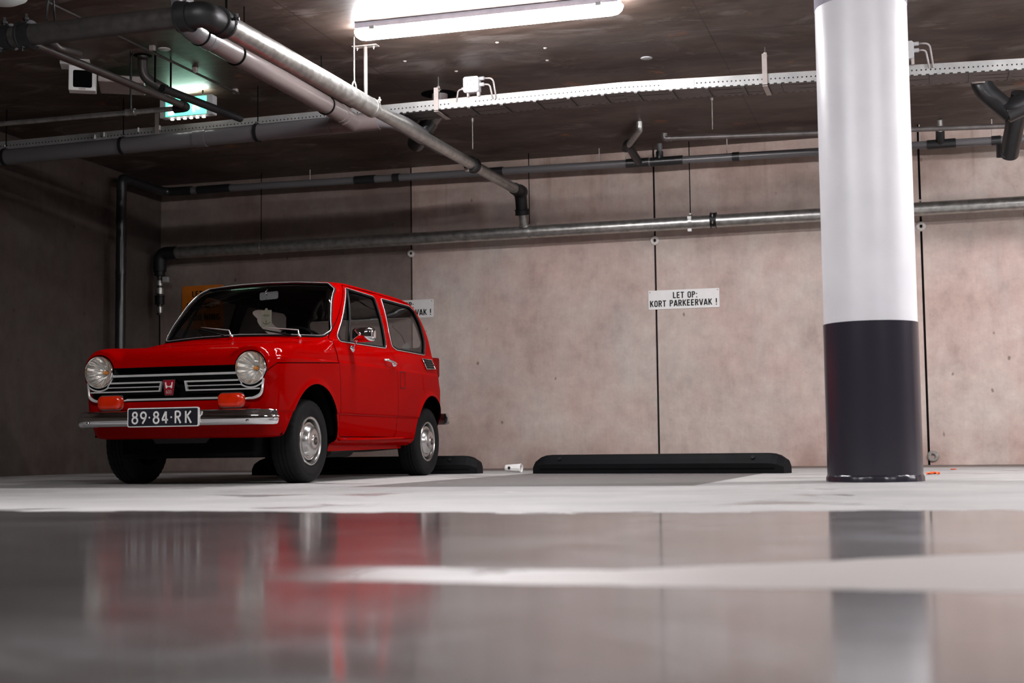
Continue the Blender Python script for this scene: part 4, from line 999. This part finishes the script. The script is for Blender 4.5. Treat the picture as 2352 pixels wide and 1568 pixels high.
# --- painted shell
b = Patch()
for k in ('w1', 'w2', 'ws', 'rw', 'arf', 'arr', 'open'): b.clip(outside(fmk(k)))
b.clip(outside(fmk('door', -.0022))); b.clip(outside(fmk('hood', -.0028)))
body = b.build('body_shell', M['red'], car)
hd = Patch(); hd.clip(fmk('hood', .0028)); hd.clip(outside(fmk('open'))); hd.build('hood', M['red'], car)
iD0 = NF; iD1 = NF+NCF+NS
for side in (1, -1):
    dr = Patch(NF, iD1); dr.clip(fmk('door', .0022)); dr.clip(outside(fmk('w1'))); 
    door = dr.build('door', M['red'], car, mirror=False, side=side)
    if side == 1: door_l = door
    else: door_r = door
# dark lining just inside the paint
ln_ = Patch(j0=3*SUB)
for k in ('w1', 'w2', 'ws', 'rw', 'arf', 'arr', 'open'): ln_.clip(outside(fmk(k, .004)))
ln_.build('inner_lining', M['interior'], car, off=-.014)

# --- glass and window trims
def band(P, nrm_off, r_rub, r_chr, parent, side=1):
    P = thin([np.array(p) for p in P]); 
    MB().tube(P, r_rub, 8, closed=True).obj('rubber_seal', M['rubber'], parent, True)
    return P
for side in (1, -1):
    for key, par in (('w1', door_l if side == 1 else door_r), ('w2', car)):
        g_ = Patch(NF, NI-NB); g_.clip(fmk(key)); gl = g_.build('side_window' if key == 'w1' else 'quarter_window', M['glass'], par, off=-.007, mirror=False, side=side)
        lp = g_.loop(.0, side); tgt = par if key == 'w1' else gl
        P = band(lp, 0, .0075, 0, tgt)
        g2 = Patch(NF, NI-NB); g2.clip(fmk(key, -.007)); lp2 = thin(g2.loop(.003, side)); MB().tube(lp2, .0026, 6, closed=True).obj('chrome_bead', M['trim'], tgt, True)
        if key == 'w1':
            a = np.array([(1.125, .862), (1.305, 1.200)])
            def side_pt(u, z, off=0.0):
                j = NJ*.7
                lo, hi = 0, NJ
                for _ in range(40):
                    m = (lo+hi)/2
                    # find i for this u on row m
                    I = NF+NCF+np.linspace(0, NS, 60); Pp = surf(I, np.full(60, m)); i_ = np.interp(u, Pp[:, 1], I)
                    if surf(i_, m)[2] < z: lo = m
                    else: hi = m
                return surf(i_, m)+surfn(i_, m)*off
            pts = [side_pt(a[0][0]+(a[1][0]-a[0][0])*k/5, a[0][1]+(a[1][1]-a[0][1])*k/5, .002)*(side, 1, 1) for k in range(6)]
            MB().tube(pts, .0085, 8).obj('vent_divider', M['rubber'], par, True)
ws = Patch(0, NF+NCF, 13*SUB); ws.clip(fmk('ws')); cutws = ws.loop(0, 1, 'front')
wsg = ws.build('windscreen', M['glass'], car, off=-.006)
def mirror_loop(pt, key, off, i0, i1, j0=0):
    g_ = Patch(i0, i1, j0); g_.clip(fmk(key, pt)); V = g_.V[g_.cut]; P = surf(V[:, 0], V[:, 1])+surfn(V[:, 0], V[:, 1])*off
    P = np.vstack([P, P[P[:, 0] > .004]*(-1, 1, 1)]); c = P.mean(0); o = np.argsort(np.arctan2((P[:, 2]-c[2])*2.4, P[:, 0])); return thin(P[o], .010)
MB().tube(mirror_loop(-.003, 'ws', .001, 0, NF+NCF, 13*SUB), .0085, 8, closed=True).obj('rubber_seal', M['rubber'], wsg, True)
MB().tube(mirror_loop(-.000, 'ws', .008, 0, NF+NCF, 13*SUB), .0022, 6, closed=True).obj('chrome_bead', M['trim'], wsg, True)
rwp = Patch(NF+NCF+NS, NI); rwp.clip(fmk('rw')); rwg = rwp.build('rear_window', M['glass'], car, off=-.006)
MB().tube(mirror_loop(-.002, 'rw', .001, NF+NCF+NS, NI), .0085, 8, closed=True).obj('rubber_seal', M['rubber'], rwg, True)
# drip rail above the doors
dr_pts = {}
for side in (1, -1):
    pts = []
    for u_ in np.linspace(1.16, 2.42, 34): pts.append(side_pt(u_, 1.238-.010*((u_-1.7)/.7)**2-(.02 if u_ < 1.2 else 0), .003)*(side, 1, 1))
    MB().tube(pts, .0042, 6).obj('drip_rail', M['red'], car, True)
# hood shut line runs on as a crease: thin dark strip
# --- wheel wells, floor pan and dark mechanical parts
fp = MB()
fp.box((0, 1.55, .235), (1.06, 1.30, .05)).box((0, .50, .33), (.80, .50, .16)).box((0, 2.45, .33), (.78, .55, .12)).box((0, 1.5, .29), (.9, 2.4, .06))
fp.obj('floor_pan', M['black'], car)
fw_ = MB(); fw_.box((0, .93, .52), (1.18, .03, .52)).box((0, .30, .47), (.90, .03, .40)); fw_.obj('firewall', M['black'], car)
for yc, zc, R_, xo in ((.545, .24, .345, .60), (2.50, .24, .335, .555)):
    for s in (-1, 1):
        V = []; Fc = []; n = 26
        for k in range(n+1):
            a = .10+(PI-.2)*k/n
            for x in (xo, .36): V.append((s*x, yc+R_*math.cos(a), zc+R_*math.sin(a)))
        for k in range(n): Fc.append((2*k, 2*k+1, 2*k+3, 2*k+2))
        c = len(V); V.append((s*.36, yc, zc+.03)); Fc += [(2*k+1, c, 2*k+3) for k in range(n)]
        MB().add(V, Fc).obj('wheel_well', M['black'], car)
mech = MB()
mech.tube([(-.42, .42, .20), (.42, .42, .20)], .022, 12).tube([(-.50, .56, .24), (.50, .56, .24)], .018, 12)
mech.tube(bend([(.40, .56, .22), (.30, .40, .19), (.28, .25, .22)], .05), .014, 10).tube(bend([(-.40, .56, .22), (-.30, .40, .19), (-.28, .25, .22)], .05), .014, 10)
mech.obj('front_suspension', M['darksteel'], car, True, ang=.8)
MB().box((0, .52, .215), (.86, .62, .13), bev=.02).obj('sump', M['black'], car)  # sump drawn oversized so the shaded gap under the car stays black
MB().lathe([(0, -.14), (.085, -.14), (.10, -.11), (.10, .11), (.085, .14), (0, .14)], (.0, .44, .255), (1, 0, 0), 20).obj('gearbox', M['pvcdark'], car, True, ang=.6)
MB().tube([(-.44, 2.5, .24), (.44, 2.5, .24)], .026, 12).obj('rear_axle', M['darksteel'], car, True)
MB().tube(bend([(.20, .7, .215), (.22, 1.4, .20), (.25, 2.1, .19), (.36, 2.9, .22)], .15), .020, 12).lathe([(0, -.2), (.06, -.18), (.06, .18), (0, .2)], (.22, 1.75, .20), (0, 1, 0), 18).obj('exhaust', M['darksteel'], car, True, ang=.7)
MB().prism([(-.2, 0), (.2, 0), (.16, -.05), (-.16, -.05)], lambda a, b_: (-.02+a, .17, .285+b_), lambda a, b_: (-.02+a, .19, .285+b_)).obj('radiator_guard', M['pvcdark'], car)

# --- sills
for s in (-1, 1):
    MB().tube([(s*.617, .93, .250), (s*.622, 1.3, .252), (s*.622, 1.9, .262), (s*.612, 2.17, .268)], .009, 8).obj('sill_flange', M['red'], car, True)
    V = []
    pr = [(.612, .250), (.570, .238), (.545, .212), (.540, .180)]
    us = [.93, 1.3, 1.75, 2.16]
    for u_ in us:
        for x, z in pr: V.append((s*(x-.012*(u_ > 2)), u_, z+.012*(u_-.93)))
    Fc = [(i*4+k, i*4+k+1, (i+1)*4+k+1, (i+1)*4+k) for i in range(3) for k in range(3)]
    MB().add(V, Fc).obj('sill', M['red'], car, True)

# --- wheels
def wheel(x, y, s, steer=0):
    wz = .241; t = MB()
    # (radius, distance outwards)
    nseg = 120
    prof = [(.136, -.068), (.176, -.076), (.212, -.078), (.234, -.068), (.241, -.052), (.2425, -.030), (.2375, -.028), (.2375, -.022), (.243, -.020), (.243, -.004), (.238, -.003), (.238, .003), (.243, .004), (.243, .020), (.2375, .022), (.2375, .028), (.2425, .030), (.241, .052), (.234, .068), (.222, .075), (.205, .078), (.202, .0775), (.199, .079), (.176, .076), (.146, .071), (.136, .062)]
    def md(i, k): return -.004 if (prof[i][0] > .232 and abs(prof[i][1]) > .045 and k % 3 == 0) else 0
    t.lathe(prof, (0, 0, 0), (s, 0, 0), nseg, mod=md)
    tr = t.obj('tyre', M['tyre'], car, True, ang=.9); tr.location = (x, y, wz)
    r = MB().lathe([(0.1376, -.06), (0.1394, .060), (0.1430, .068), (0.1403, .074), (0.1348, .075), (0.1285, .070), (0.1258, .052), (0.1213, .030), (0.1068, .022)], (0, 0, 0), (s, 0, 0), 72).obj('rim', M['silver'], tr, True, ang=.7)
    MB().lathe([(0.1231, .03), (0.0905, .020), (0, .02)], (0, 0, 0), (s, 0, 0), 48).obj('rim_well', M['black'], tr, True)
    h = MB().lathe([(0.1095, .030), (0.1140, .046), (0.1095, .060), (0.1005, .063), (0.0923, .061), (0.0878, .068), (0.0814, .084), (0.0670, .093), (0.0453, .097), (0.0362, .096), (0.0326, .101), (0.0281, .103), (0, .103)], (0, 0, 0), (s, 0, 0), 72).obj('hubcap', M['silver'], tr, True, ang=.8)
    MB().lathe([(.0, .1045), (.022, .1045), (.024, .102)], (0, 0, 0), (s, 0, 0), 24).obj('hub_badge', M['ink'], h)
    mb = MB()
    for a, b_, c_, d_ in ((-.010, -.012, .006, .03), (.010, -.0, .006, .03)): pass
    mb.box((s*.1055, 0, 0), (.002, .016, .004)).box((s*.1055, -.008, 0), (.002, .004, .022)).box((s*.1055, .008, 0), (.002, .004, .022)).obj('badge_mark', M['silver'], h)
    return tr
wheel(.535, .555, 1); wheel(-.535, .555, -1); wheel(.520, 2.525, 1); wheel(-.520, 2.525, -1)

# --- front: recess, grille, headlights
MB().box((0, .14, .57), (1.08, .012, .26)).obj('grille_backing', M['black'], car)
gr = MB().box((0, .062, .619), (.80, .014, .013), bev=.003).obj('grille_bar', M['trim'], car)
def gbar(x0, x1, z, h, y=.058, name='grille_bar'): return MB().box(((x0+x1)/2, y, z), (abs(x1-x0), .012, h*1.05), bev=.0022).obj(name, M['trim'], car)
for s in (-1, 1):
    gbar(s*.078, s*.405, .579, .009); gbar(s*.082, s*.43, .5535, .0055); gbar(s*.085, s*.535, .529, .0075)
    # slanted inner end piece
    MB().prism([(.070, .583), (.080, .583), (.092, .525), (.082, .525)], lambda a, b_: (s*a, .050, b_), lambda a, b_: (s*a, .066, b_)).obj('grille_end', M['trim'], car)
    # outer J frame
    P = bend([(s*.556, .062, .585), (s*.545, .060, .500), (s*.505, .056, .478), (s*.44, .054, .477)], .035)
    MB().tube(P, [.0065+.003*math.sin(PI*k/(len(P)-1)) for k in range(len(P))], 8).obj('grille_frame', M['trim'], car, True)
    P = [(s*(.480+.108*math.cos(a)), .058, .645+.108*math.sin(a)) for a in [math.radians(x_) for x_ in range(235, 316, 8)]]
    if s < 0: pass
    MB().tube(P, .0045, 8).obj('grille_arc', M['trim'], car, True)
    P = [(s*.394, .060, .617), (s*.404, .060, .590), (s*.425, .060, .560)]
    MB().tube(bend(P, .01), .004, 8).obj('grille_arc', M['trim'], car, True)
gbar(-.44, .44, .4825, .011, .054)
# badge
eb = MB().prism([(-.040, .045), (.040, .045), (.027, -.045), (-.027, -.045)], lambda a, b_: (a-.012, .030, .546+b_), lambda a, b_: (a-.012, .060, .546+b_)).obj('badge', M['chrome'], car)
MB().prism([(-.036, .041), (.036, .041), (.0235, -.041), (-.0235, -.041)], lambda a, b_: (a-.012, .0285, .546+b_), lambda a, b_: (a-.012, .034, .546+b_)).obj('badge_enamel', M['emblem'], eb)
lg = MB()
for s in (-1, 1): lg.prism([(s*.018, .030), (s*.0245, .030), (s*.019, -.004), (s*.0115, -.004)], lambda a, b_: (a-.012, .0265, .546+b_), lambda a, b_: (a-.012, .0287, .546+b_))
lg.prism([(-.0135, .012), (-.006, .0075), (.006, .0075), (.0135, .012), (.0125, .001), (.005, .003), (-.005, .003), (-.0125, .001)], lambda a, b_: (a-.012, .0265, .546+b_), lambda a, b_: (a-.012, .0287, .546+b_))
lg.obj('badge_letter', M['washer'], eb)
place_text('600', .036, .022, lambda a, b_, d: (a-.012, .0282-d, .546+b_-.024), 'badge_number', M['bracket'], eb, extrude=.0012)
reflm, _nt, _b = new_mat('fluted_headlight_reflector'); setb(_b, color=(.92, .90, .87), metal=.85, rough=.20)
_tc = N(_nt, 'ShaderNodeTexCoord').outputs['Object']; _s = N(_nt, 'ShaderNodeSeparateXYZ'); L(_nt, _tc, _s.inputs[0])
_an = mathn(_nt, 'ARCTAN2', _s.outputs[2], _s.outputs[0]); _w = mathn(_nt, 'SINE', mathn(_nt, 'MULTIPLY', _an, 14.0)); bump(_nt, _b, _w, .5, .01)
for s in (-1, 1):
    o0 = Vector((s*.480, .022, .645)); 
    hl = MB().lathe([(.0945, .12), (.0945, .040), (.0925, .028), (.0885, .024), (.0865, .030), (.086, .045)], (0, 0, 0), (0, 1, 0), 64).obj('headlight', M['chrome'], car, True, ang=.9); hl.location = o0
    MB().lathe([(.098, .13), (.098, .046), (.0945, .044)], (0, 0, 0), (0, 1, 0), 64).obj('rubber_ring', M['rubber'], hl, True)
    MB().lathe([(.086, .040), (.078, .062), (.060, .088), (.036, .106), (.014, .112), (0, .112)], (0, 0, 0), (0, 1, 0), 64).obj('reflector', reflm, hl, True)
    MB().lathe([(0, .078), (.006, .079), (.010, .086), (.011, .100), (.011, .112)], (0, 0, 0), (0, 1, 0), 20).obj('bulb', M['amberbulb'], hl, True)
    MB().lathe([(.0868, .034), (.080, .020), (.062, .008), (.036, .001), (.012, -.002), (0, -.002)], (0, 0, 0), (0, 1, 0), 64).obj('lens', M['lens'], hl, True)
# indicators
for s in (-1, 1):
    cx_ = s*.375 if s < 0 else .385
    ib = MB().prism(rrect(.168, .088, .034, 6), lambda a, b_: (cx_+a, .016, .467+b_), lambda a, b_: (cx_+a, .075, .467+b_)).obj('indicator', M['chrome'], car, True, ang=.6)
    V = []; rings = [(1.0, .018), (.99, .006), (.95, -.004), (.86, -.012), (.6, -.016)]
    base = rrect(.156, .078, .030, 6); n = len(base)
    for sc, y_ in rings: V += [(cx_+a*sc, y_, .467+b_*sc) for a, b_ in base]
    Fc = [(i*n+k, i*n+(k+1) % n, (i+1)*n+(k+1) % n, (i+1)*n+k) for i in range(len(rings)-1) for k in range(n)]+[tuple((len(rings)-1)*n+k for k in range(n))]
    MB().add(V, Fc).obj('indicator_lens', M['amber'], ib, True, ang=.9)
    for q_ in (-.062, .062): MB().lathe([(0, -.013), (.003, -.013), (.0035, -.008)], (cx_+q_, 0, .467), (0, 1, 0), 10).obj('screw', M['rod'], ib)
# bumper
def bumper(y0, sgn, name, hw=.625):
    """profile swept along a path that wraps round the corners"""
    we = .105 if sgn > 0 else .19
    P = [(-hw, we), (-hw+.02, .055), (-hw+.07, .012), (-hw+.15, -.010), (-.25, -.022), (0, -.025), (.25, -.022), (hw-.15, -.010), (hw-.07, .012), (hw-.02, .055), (hw, we)]
    pts = []
    for a, b_ in zip(P[:-1], P[1:]):
        for k in range(4): pts.append((a[0]+(b_[0]-a[0])*k/4, a[1]+(b_[1]-a[1])*k/4))
    pts.append(P[-1])
    for _ in range(3): pts = [pts[0]]+[((pts[i-1][0]+2*pts[i][0]+pts[i+1][0])/4, (pts[i-1][1]+2*pts[i][1]+pts[i+1][1])/4) for i in range(1, len(pts)-1)]+[pts[-1]]
    prof = [(.014, -.041), (.004, -.038), (-.003, -.030), (-.007, -.012), (-.008, .004), (-.004, .012), (.000, .018), (.003, .031), (.007, .038), (.016, .041)]
    V = []; m_ = len(prof); n = len(pts)
    for i, (x, y) in enumerate(pts):
        a = pts[max(0, i-1)]; b_ = pts[min(n-1, i+1)]; tx, ty = b_[0]-a[0], b_[1]-a[1]; l = math.hypot(tx, ty); nx, ny = -ty/l, tx/l
        for d, z in prof: V.append((x+nx*d, y0+sgn*(y+ny*d), .374+z*(.9 if i in (0, n-1) else 1)))
    Fc = [(i*m_+k, i*m_+k+1, (i+1)*m_+k+1, (i+1)*m_+k) for i in range(n-1) for k in range(m_-1)]
    Fc += [tuple(range(m_)), tuple((n-1)*m_+k for k in range(m_-1, -1, -1))]
    bo = mesh_obj(name, V, Fc, M['chrome'], car, True); md_ = bo.modifiers.new('thickness', 'SOLIDIFY'); md_.thickness = .004; md_.offset = -1
    return bo
fb = bumper(-.005, 1, 'front_bumper'); rb = bumper(2.965, -1, 'rear_bumper', .645)
rb.location = (0, 0, .035); rb.data.materials[0] = M['silver']
for x in (-.50, .50): MB().lathe([(0, -.009), (.006, -.008), (.008, -.002)], (x, -.020, .352), (0, 1, 0), 12).obj('bolt_head', M['chrome'], fb)
# number plate
pl = MB().prism(rrect(.446, .106, .010), lambda a, b_: (a-.003, -.048, .379+b_), lambda a, b_: (a-.003, -.036, .379+b_)).obj('number_plate', M['white'], car)
MB().prism(rrect(.434, .095, .007), lambda a, b_: (a-.003, -.0495, .379+b_), lambda a, b_: (a-.003, -.047, .379+b_)).obj('plate_face', M['plate'], pl)
pt = MB(); zc_ = .378
# stroke-built characters 89-84-RK
def stroke(pts, r=.0049, closed=False):
    P = [(x-.003, -.0502, zc_+z) for x, z in pts]
    n = len(P); L_ = []
    V = []; Fc = []
    for i in range(n):
        a = P[(i-1) % n] if (closed or i > 0) else P[i]; b_ = P[(i+1) % n] if (closed or i < n-1) else P[i]
        tx, tz = b_[0]-a[0], b_[2]-a[2]; l = math.hypot(tx, tz) or 1; nx, nz = -tz/l*r, tx/l*r
        for yy in (0, .0012): V += [(P[i][0]+nx, P[i][1]+yy, P[i][2]+nz), (P[i][0]-nx, P[i][1]+yy, P[i][2]-nz)]
    rng = range(n if closed else n-1)
    for i in rng:
        j = (i+1) % n; Fc += [(i*4, i*4+1, j*4+1, j*4), (i*4+2, j*4+2, j*4+3, i*4+3), (i*4, j*4, j*4+2, i*4+2), (i*4+1, i*4+3, j*4+3, j*4+1)]
    if not closed: Fc += [(0, 2, 3, 1), (n*4-4, n*4-3, n*4-1, n*4-2)]
    pt.add(V, Fc)
def arc(cx_, cz_, rx, rz, a0, a1, n=18): return [(cx_+rx*math.cos(math.radians(a0+(a1-a0)*k/n)), cz_+rz*math.sin(math.radians(a0+(a1-a0)*k/n))) for k in range(n+1)]
def ch8(x): stroke(arc(x, .0165, .0135, .0135, 0, 360)[:-1], closed=True); stroke(arc(x, -.0150, .0165, .0165, 0, 360)[:-1], closed=True)
def ch9(x): stroke(arc(x, .0130, .0165, .0170, 0, 360)[:-1], closed=True); stroke([(x+.0150, .005), (x+.008, -.012), (x-.006, -.0330)])
def ch4(x): stroke([(x+.007, -.0335), (x+.007, .0325)]); stroke([(x+.0050, .0315), (x-.0165, -.012)]); stroke([(x-.0190, -.014), (x+.019, -.014)])
def chR(x): stroke([(x-.014, -.0335), (x-.014, .0315), (x-.010, .0318), (x+.0, .0315)]+arc(x+.001, .0165, .0145, .0150, 85, -90, 12)+[(x-.012, .0015)]); stroke([(x-.001, .0015), (x+.018, -.0335)])
def chK(x): stroke([(x-.014, -.0335), (x-.014, .0325)]); stroke([(x+.017, .0320), (x-.012, -.001)]); stroke([(x-.004, .006), (x+.019, -.0335)])
ch8(-.175); ch9(-.121); stroke([(-.088, 0), (-.079, 0)], .0045); ch8(-.041); ch4(.014); stroke([(.049, 0), (.058, 0)], .0045); chR(.094); chK(.158)
# the plate characters: one part each
vv, ff = pt.v, pt.f
pt.obj('plate_characters', M['signwhite'], pl)

# --- mirror, wipers, handle, vents, lamps
ms = Vector((.615, 1.155, .818))
bs = side_pt(1.13, .812, 0); bs = Vector(bs)
mm_ = MB().lathe([(.022, -.002), (.021, .006), (.012, .012), (0, .013)], bs, (1, 0, .25), 24).obj('mirror_base', M['chrome'], car, True)
hx = Vector((.700, 1.10, .898))
MB().tube([bs+Vector((.008, 0, .004)), hx+Vector((-.006, -.034, 0))], .005, 10).obj('mirror_stalk', M['chrome'], mm_, True)
V = []; base = rrect(.155, .090, .028, 6); n = len(base); rings = [(1, .030), (1.0, .018), (.97, .004), (.86, -.012), (.62, -.026), (.3, -.034), (.05, -.036)]
rm = Matrix.Rotation(math.radians(-6), 3, 'Z')
for sc, y_ in rings: V += [hx+rm @ Vector((a*sc, y_, b_*sc)) for a, b_ in base]
Fc = [(i*n+k, i*n+(k+1) % n, (i+1)*n+(k+1) % n, (i+1)*n+k) for i in range(len(rings)-1) for k in range(n)]+[tuple((len(rings)-1)*n+k for k in range(n)), tuple(range(n))]
MB().add(V, Fc).obj('mirror_head', M['chrome'], mm_, True, ang=1.0)
MB().lathe([(0, -.016), (.009, -.014), (.012, 0), (.009, .012)], hx+Vector((-.006, -.030, -.0)), (0, 1, 0), 16).obj('mirror_joint', M['chrome'], mm_, True)
# wipers
def ws_pt(v_, z, off=.012):
    lo, hi = 13*SUB, 18*SUB
    for _ in range(40):
        m = (lo+hi)/2; I = np.linspace(0, NF+NCF, 60); Pp = surf(I, np.full(60, m)); i_ = np.interp(abs(v_), Pp[:, 0], I)
        if surf(i_, m)[2] < z: lo = m
        else: hi = m
    p = surf(i_, m)+surfn(i_, m)*off; p[0] = math.copysign(p[0], v_); return Vector(p)
for bx, bz, tx, tz in ((-.045, .880, -.285, .945), (.405, .866, .165, .925)):
    piv = ws_pt(bx, bz, .006); tip = ws_pt(tx, tz, .028); mid = ws_pt(bx-.02, bz+.028, .034)
    wp = MB().lathe([(.013, -.006), (.012, .014), (.006, .020), (0, .021)], piv, (0, -.6, .8), 16).obj('wiper', M['chrome'], car, True)
    MB().tube([piv+Vector((0, -.01, .012)), mid, mid.lerp(tip, .5), tip], [.006, .0045, .003, .002], 8).obj('wiper_arm', M['trim'], wp, True)
    a, c = ws_pt(bx-.06, bz+.012, .012), ws_pt(tx-.02 if tx < 0 else tx-.02, tz-.004, .012); MB().tube([a, a.lerp(c, .5)+Vector((0, -.004, .0)), c], .005, 8).obj('wiper_blade', M['rubber'], wp, True)
# door handle and lock
for s, dd in ((1, door_l), (-1, door_r)):
    h0 = Vector(side_pt(1.615, .772, .0)); h1 = Vector(side_pt(1.745, .752, 0)); mr = Vector((s, 1, 1))
    f_ = lambda v: Vector((v.x*s, v.y, v.z))
    hb = MB().tube([f_(h0+Vector((.004, 0, 0))), f_(h0+Vector((.026, .01, 0))), f_(h1+Vector((.030, -.02, .004))), f_(h1+Vector((.026, .012, 0)))], [.007, .009, .0085, .006], 10).lathe([(.018, -.002), (.018, .008), (.010, .024), (0, .026)], f_(h1+Vector((0, .010, -.004))), (s, 0, 0), 20)
    hb.obj('door_handle', M['chrome'], dd, True, ang=.9)
    # small rectangular access flap outline behind the door
    fl = [side_pt(u_, z_, .0012)*(s, 1, 1) for u_, z_ in [(1.838, .706), (1.93, .708), (1.928, .60), (1.836, .596)]]
    if s == 1:
        P = []
        for k in range(4):
            for t_ in range(5): P.append(side_pt(*(np.array([(1.862, .706), (1.955, .708), (1.948, .598), (1.858, .596)][k])*(1-t_/5)+np.array([(1.955, .708), (1.948, .598), (1.858, .596), (1.862, .706)][k])*t_/5), .0008))
        MB().tube(P, .0022, 6, closed=True).obj('fuel_flap', M['rubber'], car, True)
    # rear pillar vent
    corners = [(2.385, .822), (2.60, .826), (2.625, .762), (2.415, .752)]
    P = [side_pt(*c, .009)*(s, 1, 1) for c in corners]
    cen = sum(P)/4
    vt = MB().add([*P, *[p-np.array([s*.004, 0, 0]) for p in P]], [(0, 1, 2, 3), (7, 6, 5, 4)]+[(k, (k+1) % 4, 4+(k+1) % 4, 4+k) for k in range(4)]).obj('vent_grille', M['rubber'], car)
    MB().tube([tuple(p) for p in P], .0032, 8, closed=True).obj('vent_frame', M['chrome'], vt, True)
    for k in range(1, 4):
        a = P[0]+(P[3]-P[0])*k/4; c = P[1]+(P[2]-P[1])*k/4; MB().tube([a+(c-a)*.06, c-(c-a)*.06], .0022, 6).obj('vent_slat', M['darksteel'], vt, True)
    # tail lamp
    tl = MB().prism(rrect(.070, .150, .022, 5), lambda a, b_: (s*(.515+a*.80), 2.800-a*.75+.0, .785+b_), lambda a, b_: (s*(.515+a*.80)+s*.030, 2.800-a*.75+.055, .785+b_))
    tlo = tl.obj('tail_lamp', M['tail'], car, True, ang=.7)
# rubbing line: the crease continuing the bonnet shut line to the rear
# --- interior
MB().prism([(.80, .84), (.80, .90), (.93, .90), (1.02, .86), (1.02, .72), (.85, .70)], lambda a, b_: (-.52, a+.06, b_-.03), lambda a, b_: (.52, a+.06, b_-.03)).obj('dashboard', M['interior'], car)
def seat(x, y, wd_=.46):
    st = MB().box((x, y, .42), (wd_, .46, .14), bev=.04).obj('seat', M['interior'], car, True, ang=.8)
    MB().box((x, y+.30, .655), (wd_, .10, .42), Matrix.Rotation(math.radians(-14), 3, 'X'), bev=.045).obj('backrest', M['interior'], st, True, ang=.8)
seat(-.27, 1.35); seat(.27, 1.35); 
rs = MB().box((0, 2.15, .44), (1.04, .44, .14), bev=.04).obj('rear_seat', M['interior'], car, True, ang=.8)
MB().box((0, 2.42, .66), (1.04, .09, .36), Matrix.Rotation(math.radians(-14), 3, 'X'), bev=.04).obj('backrest', M['interior'], rs, True, ang=.8)
sw = Vector((.30, 1.10, .80)); ax = Vector((0, .78, .62)); _, uu, ww = ortho(ax)
sr = MB().tube([sw+(uu*math.cos(a)+ww*math.sin(a))*.185 for a in [2*PI*k/40 for k in range(40)]], .009, 8, closed=True).obj('steering_wheel', M['interior'], car, True)
MB().tube([sw-uu*.18, sw-ax*.03, sw+uu*.18], .009, 8).tube([sw-ax*.02, sw-ax*.32], .018, 10).obj('steering_column', M['interior'], sr, True)
mir = MB().prism(rrect(.130, .050, .012, 5), lambda a, b_: (a, 1.205+.010, 1.182+b_+a*.05), lambda a, b_: (a, 1.222, 1.182+b_+a*.05)).obj('rear_view_mirror', simple('mirror_back_silver', (.62, .62, .63), .4, .3), car, True, ang=.6)
MB().tube(bend([(-.008, 1.205, 1.187), (-.018, 1.205, 1.205), (.004, 1.215, 1.245)], .02), .005, 8).obj('mirror_arm', M['chrome'], mir, True)
# cardboard tag hanging from the mirror
fr_ = D.objects.new('air_freshener', None)
tg = MB().prism(rrect(.075, .108, .004, 3), lambda a, b_: (a-.012, 1.205, 1.034+b_), lambda a, b_: (a-.012, 1.207, 1.034+b_)).lathe([(.0, -.001), (.010, -.001), (.010, .001), (0, .001)], (-.012, 1.206, 1.091), (0, 1, 0), 16)
D.objects.remove(fr_)
tago = tg.obj('air_freshener', M['cream'], None); tago.parent = None
tago.matrix_world = Matrix.Translation(car.location) @ Matrix.Rotation(-CAR_YAW, 4, 'Z')
props(tago, 'cream cardboard tag hanging below the mirror inside the windscreen', 'air freshener')
MB().tube([(-.012, 1.206, 1.095), (-.014, 1.206, 1.165)], .0012, 6).obj('string', M['rubber'], tago)
pr_ = MB()
for k in range(9):
    x0_ = -.040+k*.0055; pr_.tube([(x0_, 1.2045, 1.052+.003*math.sin(k*2)), (x0_+.004, 1.2045, 1.060-.003*math.cos(k))], .0012, 5)
pr_.tube([(-.030, 1.2045, 1.045), (-.005, 1.2045, 1.049), (.014, 1.2045, 1.051)], .0010, 5)
pr_.tube([(-.012+.026*math.cos(a), 1.2045, 1.018+.020*math.sin(a)) for a in [math.radians(x_) for x_ in range(200, 341, 14)]], .0018, 5)
pr_.tube([(-.012, 1.2045, 1.022), (-.012, 1.2045, 1.000)], .002, 5).obj('printed_motif', M['olive'], tago)
